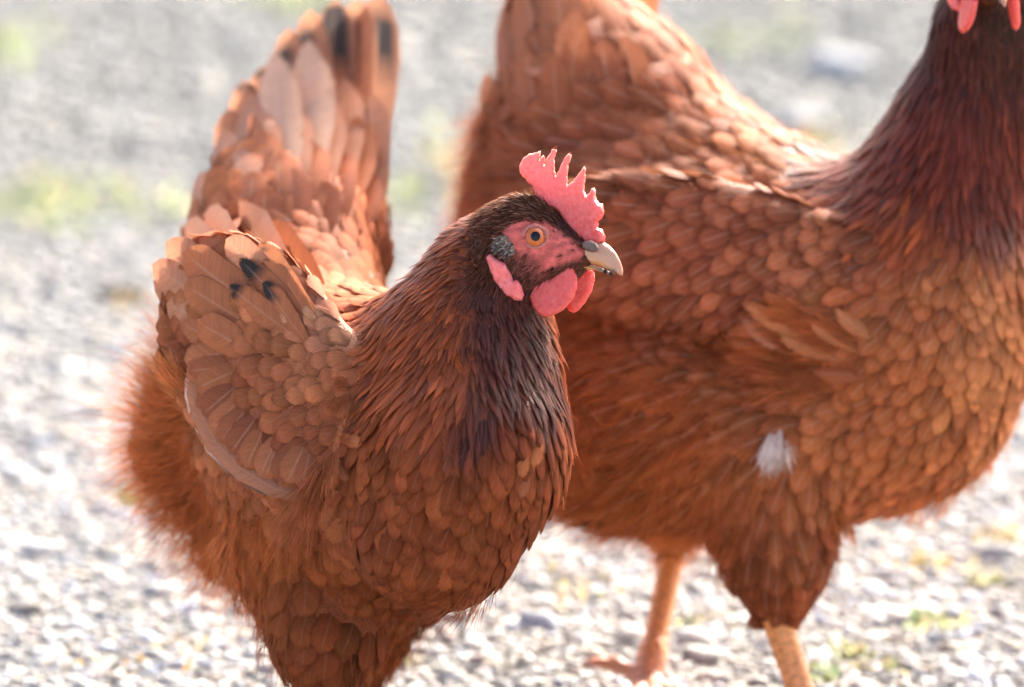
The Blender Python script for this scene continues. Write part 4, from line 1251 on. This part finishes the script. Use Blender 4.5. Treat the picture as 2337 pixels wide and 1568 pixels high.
# pale outer quill along the lower edge of the folded wing
edge = np.array([(690, 1142), (600, 1120), (540, 1082), (490, 1036), (455, 985), (432, 920), (426, 850)], float)
eu = np.interp(np.linspace(0, 6, 17), range(7), edge[:, 0]); ev = np.interp(np.linspace(0, 6, 17), range(7), edge[:, 1])
for off, W, c, mk, st in ((0, 30, (.72, .46, .36), black_streak(.16, .46, -1, 1, (.075, .062, .056)), .0085), (16, 60, (.44, .17, .09), None, .0066)):
    p, hit = NEAR.raycast(eu + off, ev - off * .4)
    d = np.interp(range(17), np.flatnonzero(hit), pix(p)[hit, 2])
    d = np.convolve(np.pad(d, 2, mode='edge'), np.ones(5) / 5, 'valid') - st
    put_plume(wing1, 'flight_feather', at(eu + off, ev - off * .4, d), W, unit(-AF - AX * .35), c, soft=.1, camber=.35, mark=mk, prof=5)
for i in range(16):
    t = i / 15
    u1 = np.interp(t, [0, .2, .4, .6, .8, 1], [424, 440, 480, 540, 605, 690]) + rng.normal(0, 4); v1 = np.interp(t, [0, .2, .4, .6, .8, 1], [815, 890, 985, 1060, 1098, 1118]) + rng.normal(0, 5)
    a = math.radians(np.interp(t, [0, .35, .7, 1], [192, 222, 244, 252]) + rng.normal(0, 4))
    put_plume(wing1, 'wing_feather', lay(NEAR, u1 - math.cos(a) * 105, v1 + math.sin(a) * 105, u1, v1, -.001, .0105 + .0006 * (i % 3)), 76 * rng.uniform(.85, 1.0),
              unit(-AF - AX * .3), ['wing', 'rump', 'wingd', 'back'][rng.choice(4, p=[.3, .22, .26, .22])], prof=5, soft=.5)
# pale curled tufts along the front edge of the wing, and the gray tuft over the ear
for (u0, v0, u1, v1, W, c, dd) in [(800, 895, 770, 960, 44, 'wing', -.035), (795, 930, 770, 880, 40, 'rump', -.036), (775, 1000, 832, 1012, 38, 'wing', -.040), (772, 1010, 800, 990, 30, 'wing', -.040), (765, 1040, 795, 1105, 30, 'rump', -.042),
                              (760, 1045, 772, 1110, 26, 'wing', -.042), (735, 1085, 690, 1170, 40, 'rump', -.036), (730, 1100, 620, 1255, 90, 'wing', -.030), (750, 1080, 700, 1190, 60, 'wing', -.034), (770, 1120, 740, 1220, 60, 'wing', -.036), (790, 1180, 755, 1245, 66, 'rump', -.036),
                              (1197, 1030, 1190, 1095, 36, 'breast', 0), (1232, 1000, 1217, 1070, 38, 'breast', 0), (1205, 1080, 1187, 1140, 32, 'back', 0)]:
    sh = NEAR
    p0, p1 = (sh.raycast([u0], [v0])[0][0], sh.raycast([u1], [v1])[0][0])
    p0 = p0 - AF * .001; p1 = p1 - AF * .0062
    m = (p0 + p1) / 2 - AF * .002
    pth = [(1 - t) ** 2 * p0 + 2 * t * (1 - t) * m + t * t * p1 for t in np.linspace(0, 1, 9)]
    v, va, ti = plume(pth, W * SP, unit(-AF + AX * .1), PAL[c], soft=.9, prof=3)
    o0 = v[2]
    link('loose_feather', make_mesh('loose_feather', v - o0, KQ, MAT_VANE, col=ti, uv=va), hen1, o0 - wloc(hen1))
def ear_tuft(hen, head, shape, sgn, n=190):
    xs, ys = rng.uniform(-46, 2, n), rng.uniform(-38, 8, n)
    m = ((xs + 24) / 21) ** 2 + ((ys + 14) / 20) ** 2 < 1
    p = shape.project(head(xs[m], ys[m], np.full(m.sum(), sgn * 88.0)), 5)
    n_ = shape.grad(p)
    d = unit(-head.f * .8 - head.u * .5 + n_ * .5 + rng.normal(0, .2, p.shape))
    k = m.sum()
    g, va, ti = grow(shape, p, d, np.full(k, 16 * SP), np.full(k, 6 * SP), np.full(k, 2), None, np.full(k, .0035), vary(np.array(PAL['gray'])[None] * np.where(rng.random((k, 1)) < .3, .45, 1.1), k, .25, 0), np.full(k, .8))
    Q = (KQ[None] + (np.arange(k) * 40)[:, None, None]).reshape(-1, 4)
    part('ear_tuft', g.reshape(-1, 3), Q, MAT_VANE, hen, col=ti.reshape(-1, 4), uv=va.reshape(-1, 3))
def head_strands(hen, head, shape, V, Q, n=5200):
    q = V[Q].mean(1); lq = head.local(q)
    ok = (lq[:, 0] > -110) & (lq[:, 1] > -110)
    idx = rng.choice(np.flatnonzero(ok), n)
    p = q[idx] + rng.normal(0, .0006, (n, 3)); l = lq[idx]
    w = skin_weight(head, p)
    keep = rng.random(n) > w * .99
    keep &= l[:, 0] < 82
    keep &= ~((l[:, 1] < 0) & (l[:, 0] > -15) & (rng.random(n) < .6))
    p, l = p[keep], l[keep]
    p = shape.project(p)
    nn = shape.grad(p)
    up = l[:, 1:2] > 10
    d = np.where(up, -head.f * 1.0 - head.u * .15, -head.f * .55 - head.u * .85)
    d = unit(d - nn * (d * nn).sum(1, keepdims=True) + nn * .22 + rng.normal(0, .12, p.shape))
    dark = np.where(up, 1.0, 1.25)
    c = np.array([.075, .026, .014]) * dark * np.exp(rng.normal(0, .5, (len(p), 1)))
    lo = rng.random(len(p)) < .10
    c[lo] = np.array([.24, .13, .085]) * rng.uniform(.6, 1.2, (lo.sum(), 1))
    down(hen, 'head_strands', p, d, rng.uniform(14, 30, len(p)) * SP, c, curl=.08, rad=.00022, clump=.2)
head_strands(hen1, NEAR_HEAD, NEAR, V1, Q1)
tuft(hen1, 'rear_fluff', NEAR, [(430, 900, 372, 792, 60, .5), (420, 930, 320, 830, 80, .5), (420, 980, 296, 890, 90, .4), (410, 1040, 300, 1010, 90, .4), (420, 1100, 310, 1120, 90, .4), (450, 1160, 350, 1210, 80, .4), (520, 1220, 440, 1290, 70, .4)], 260, PAL['fluffl'], 21)
tuft(hen1, 'curled_barbs', NEAR, [(800, 900, 765, 960, 40, .4), (780, 990, 835, 1010, 34, .4), (765, 1035, 800, 1110, 34, .4), (760, 1050, 690, 1180, 44, .3), (740, 1100, 630, 1250, 70, .3), (800, 880, 770, 880, 30, .5)], 240, PAL['rump'], 9)
tuft(hen1, 'breast_fringe', NEAR, [(1085, 1340, 1072, 1440, 60, .35), (1030, 1380, 985, 1445, 50, .35), (1060, 1370, 1050, 1440, 50, .3), (620, 1440, 600, 1520, 60, .4), (560, 1340, 528, 1410, 46, .4), (590, 1420, 565, 1490, 46, .4)], 160, PAL['back'], 12)
ear_tuft(hen1, NEAR_HEAD, NEAR, 1); ear_tuft(hen1, NEAR_HEAD, NEAR, -1)
for (u, d, du, ahead) in ((757, .085, 10, 0), (798, .165, 16, .02)):
    hk = at(u, 1610, d); an = np.array([hk[0] + du * SP, hk[1] - .005, .017])
    f = NEAR_F; r = NEAR_R
    g0 = np.array([an[0], an[1], 0])
    toes = [[g0 + f * .03 + r * s * .010 + [0, 0, .008], g0 + f * .055 + r * s * .022 + [0, 0, .006]] for s in (-1, 0, 1)]
    leg(hen1, hk, an, [g0 - f * .016 + [0, 0, .009], g0 - f * .03 + [0, 0, .006]], toes, .0065, .0056)

# ---- farther hen
hen2 = hen_empty('hen', np.array([at(1700, 900, .28)[0], at(1700, 900, .28)[1], 0]), 'brown hen walking behind, body in profile, head cut off by the top of the picture')
V2, Q2 = surface_nets(FAR, .004)
flow2 = FlowMap(FAR, FAR_ROWS + FAR_WING_ROWS); flow2.add_back(FAR, at(*FAR_MID), FAR_R)
part('body', V2, Q2, MAT_BODY, hen2, col=paint_body(V2, flow2, FAR_HEAD))
wings2 = wing_cores(hen2, (WF_P, WF_B))
hid2 = [(FAR, .014), (NEAR, .014)]
def skip2(P):
    return end_cap(FAR, P, 1450, 60) | (skin_weight(FAR_HEAD, P) > .45) & (rng.random(len(P)) < .9)
clothe(hen2, FAR, flow2, V2, Q2, skip2, hid2, wings2, at(*FAR_MID), FAR_R, vmat=MAT_VANE_B, n_try=140000, seed=8, down_n=16000)
head_parts(hen2, FAR_HEAD, FAR)
TF = unit(-AF * .9 - AX * .2 + AU * .2)
tail_feathers(hen2, [
 ((1340, 200, .36), (1440, -150, .40), 130, 'wingd', dict(bow=-10, prof=5)),
 ((1380, 200, .37), (1476, -80, .405), 110, 'wing', dict(bow=-14, prof=5)),
 ((1300, 200, .37), (1380, -160, .39), 130, 'wing', dict(bow=-10, prof=5)),
 ((1150, 330, .30), (1108, 168, .305), 54, 'wingl', dict(bow=8, soft=.5)),
 ((1170, 340, .29), (1130, 230, .295), 56, 'rump', dict(bow=8, soft=.6)),
], TF)
for u0, v0, u1, v1, W, c, o in [(1900, 770, 1690, 690, 64, 'breastl', .014), (1880, 790, 1684, 722, 70, 'wingl', .011), (1880, 815, 1650, 775, 64, 'breast', .012), (1850, 830, 1640, 812, 60, 'breastl', .009), (1940, 815, 1770, 765, 56, 'breastl', .014),
                                (1900, 850, 1700, 858, 62, 'breast', .010), (1970, 800, 1840, 735, 54, 'breastl', .011), (1860, 720, 1740, 665, 50, 'breast', .009), (1990, 850, 1850, 850, 54, 'breast', .009), (2010, 770, 1900, 700, 48, 'breastl', .009)]:
    put_plume(hen2, 'loose_feather', lay(FAR, u0, v0, u1, v1, .000, o, bow=rng.normal(-6, 8)), W, unit(-AF + AU * .5), c, soft=.8, prof=3)
tuft(hen2, 'loosened_barbs', FAR, [(1880, 770, 1690, 690, 60, .25), (1880, 800, 1690, 760, 56, .25), (1850, 840, 1640, 800, 60, .22), (1920, 810, 1740, 770, 50, .2), (1890, 880, 1690, 880, 60, .2), (1960, 780, 1810, 720, 50, .2), (1850, 720, 1720, 680, 46, .25)], 200, PAL['breastl'], 5)
tuft(hen2, 'loosened_barbs', FAR, [(1310, 930, 1345, 1010, 70, .5), (1300, 1000, 1350, 1090, 70, .5), (1320, 1060, 1340, 1110, 60, .5)], 240, PAL['fluffl'], 15)
tuft(hen2, 'breast_fringe', FAR, [(2080, 1120, 2070, 1175, 60, .5), (2150, 1110, 2150, 1175, 60, .5), (2220, 1080, 2235, 1135, 50, .5), (2255, 1050, 2275, 1100, 40, .5), (1900, 1160, 1908, 1240, 30, .3)], 200, PAL['fluffl'], 16)
for du, dv in ((-20, 6), (-10, -4), (0, 0), (9, 5), (18, -6), (4, 12)):
    put_plume(hen2, 'loose_feather', lay(FAR, 1768 + du * .5, 985 + dv, 1752 + du, 1070 + dv, .003, .0095), 34, unit(-AF + AX * rng.normal(0, .2)), (.64, .47, .37), soft=1.0, prof=3)
tuft(hen2, 'white_down', FAR, [(1776, 1000, 1750, 1075, 50, .3), (1764, 1005, 1740, 1080, 40, .35), (1784, 1005, 1770, 1070, 36, .3)], 60, (.84, .68, .57), 6)
for u0, v0, u1, v1, W, c, o, bow in [(1180, 300, 1150, 10, 100, 'rump', .004, 10), (1230, 290, 1190, -60, 116, 'wing', .006, 10), (1290, 280, 1262, -90, 124, 'rump', .009, 6), (1330, 270, 1318, 20, 104, 'wing', .012, -18),
                             (1220, 310, 1196, 110, 90, 'wing', .010, 6), (1280, 300, 1262, 120, 84, 'rump', .013, -4), (1320, 250, 1335, 50, 64, 'rump', .016, -22), (1400, 260, 1370, 90, 96, 'back', .008, 0), (1460, 240, 1420, 80, 90, 'wing', .006, 0)]:
    put_plume(hen2, 'tail_feather', lay(FAR, u0, v0, u1, v1, -.002, o, bow), W, TF, c, soft=.6, prof=5)
put_plume(hen2, 'loose_feather', lay(FAR, 1330, 172, 1190, 160, .002, .012), 34, unit(-AF + AU * .5), 'wingl', soft=.8, prof=3)
# legs: the far one stands behind, the near one is set forward under the breast
hk = at(1538, 1245, .335); an = at(1476, 1552, .298)
g0 = np.array([an[0], an[1], 0])
leg(hen2, hk, an, [at(1405, 1516, .305), at(1352, 1512, .305)], [[g0 + [.006, -.030, .009], g0 + [.014, -.058, .006]], [g0 + [-.008, -.030, .010], g0 + [-.012, -.056, .006]], [g0 + [.016, -.022, .010], g0 + [.036, -.042, .006]]], .0072, .0062)
hk = at(1770, 1405, .205); an = at(1856, 1690, .20); an[2] = .016
g0 = np.array([an[0], an[1], 0])
leg(hen2, hk, an, [g0 - FAR_F * .016 + [0, 0, .009], g0 - FAR_F * .03 + [0, 0, .006]], [[g0 + FAR_F * .03 + FAR_R * s * .014 + [0, 0, .009], g0 + FAR_F * .058 + FAR_R * s * .028 + [0, 0, .006]] for s in (-1, 0, 1)], .0082, .0072)
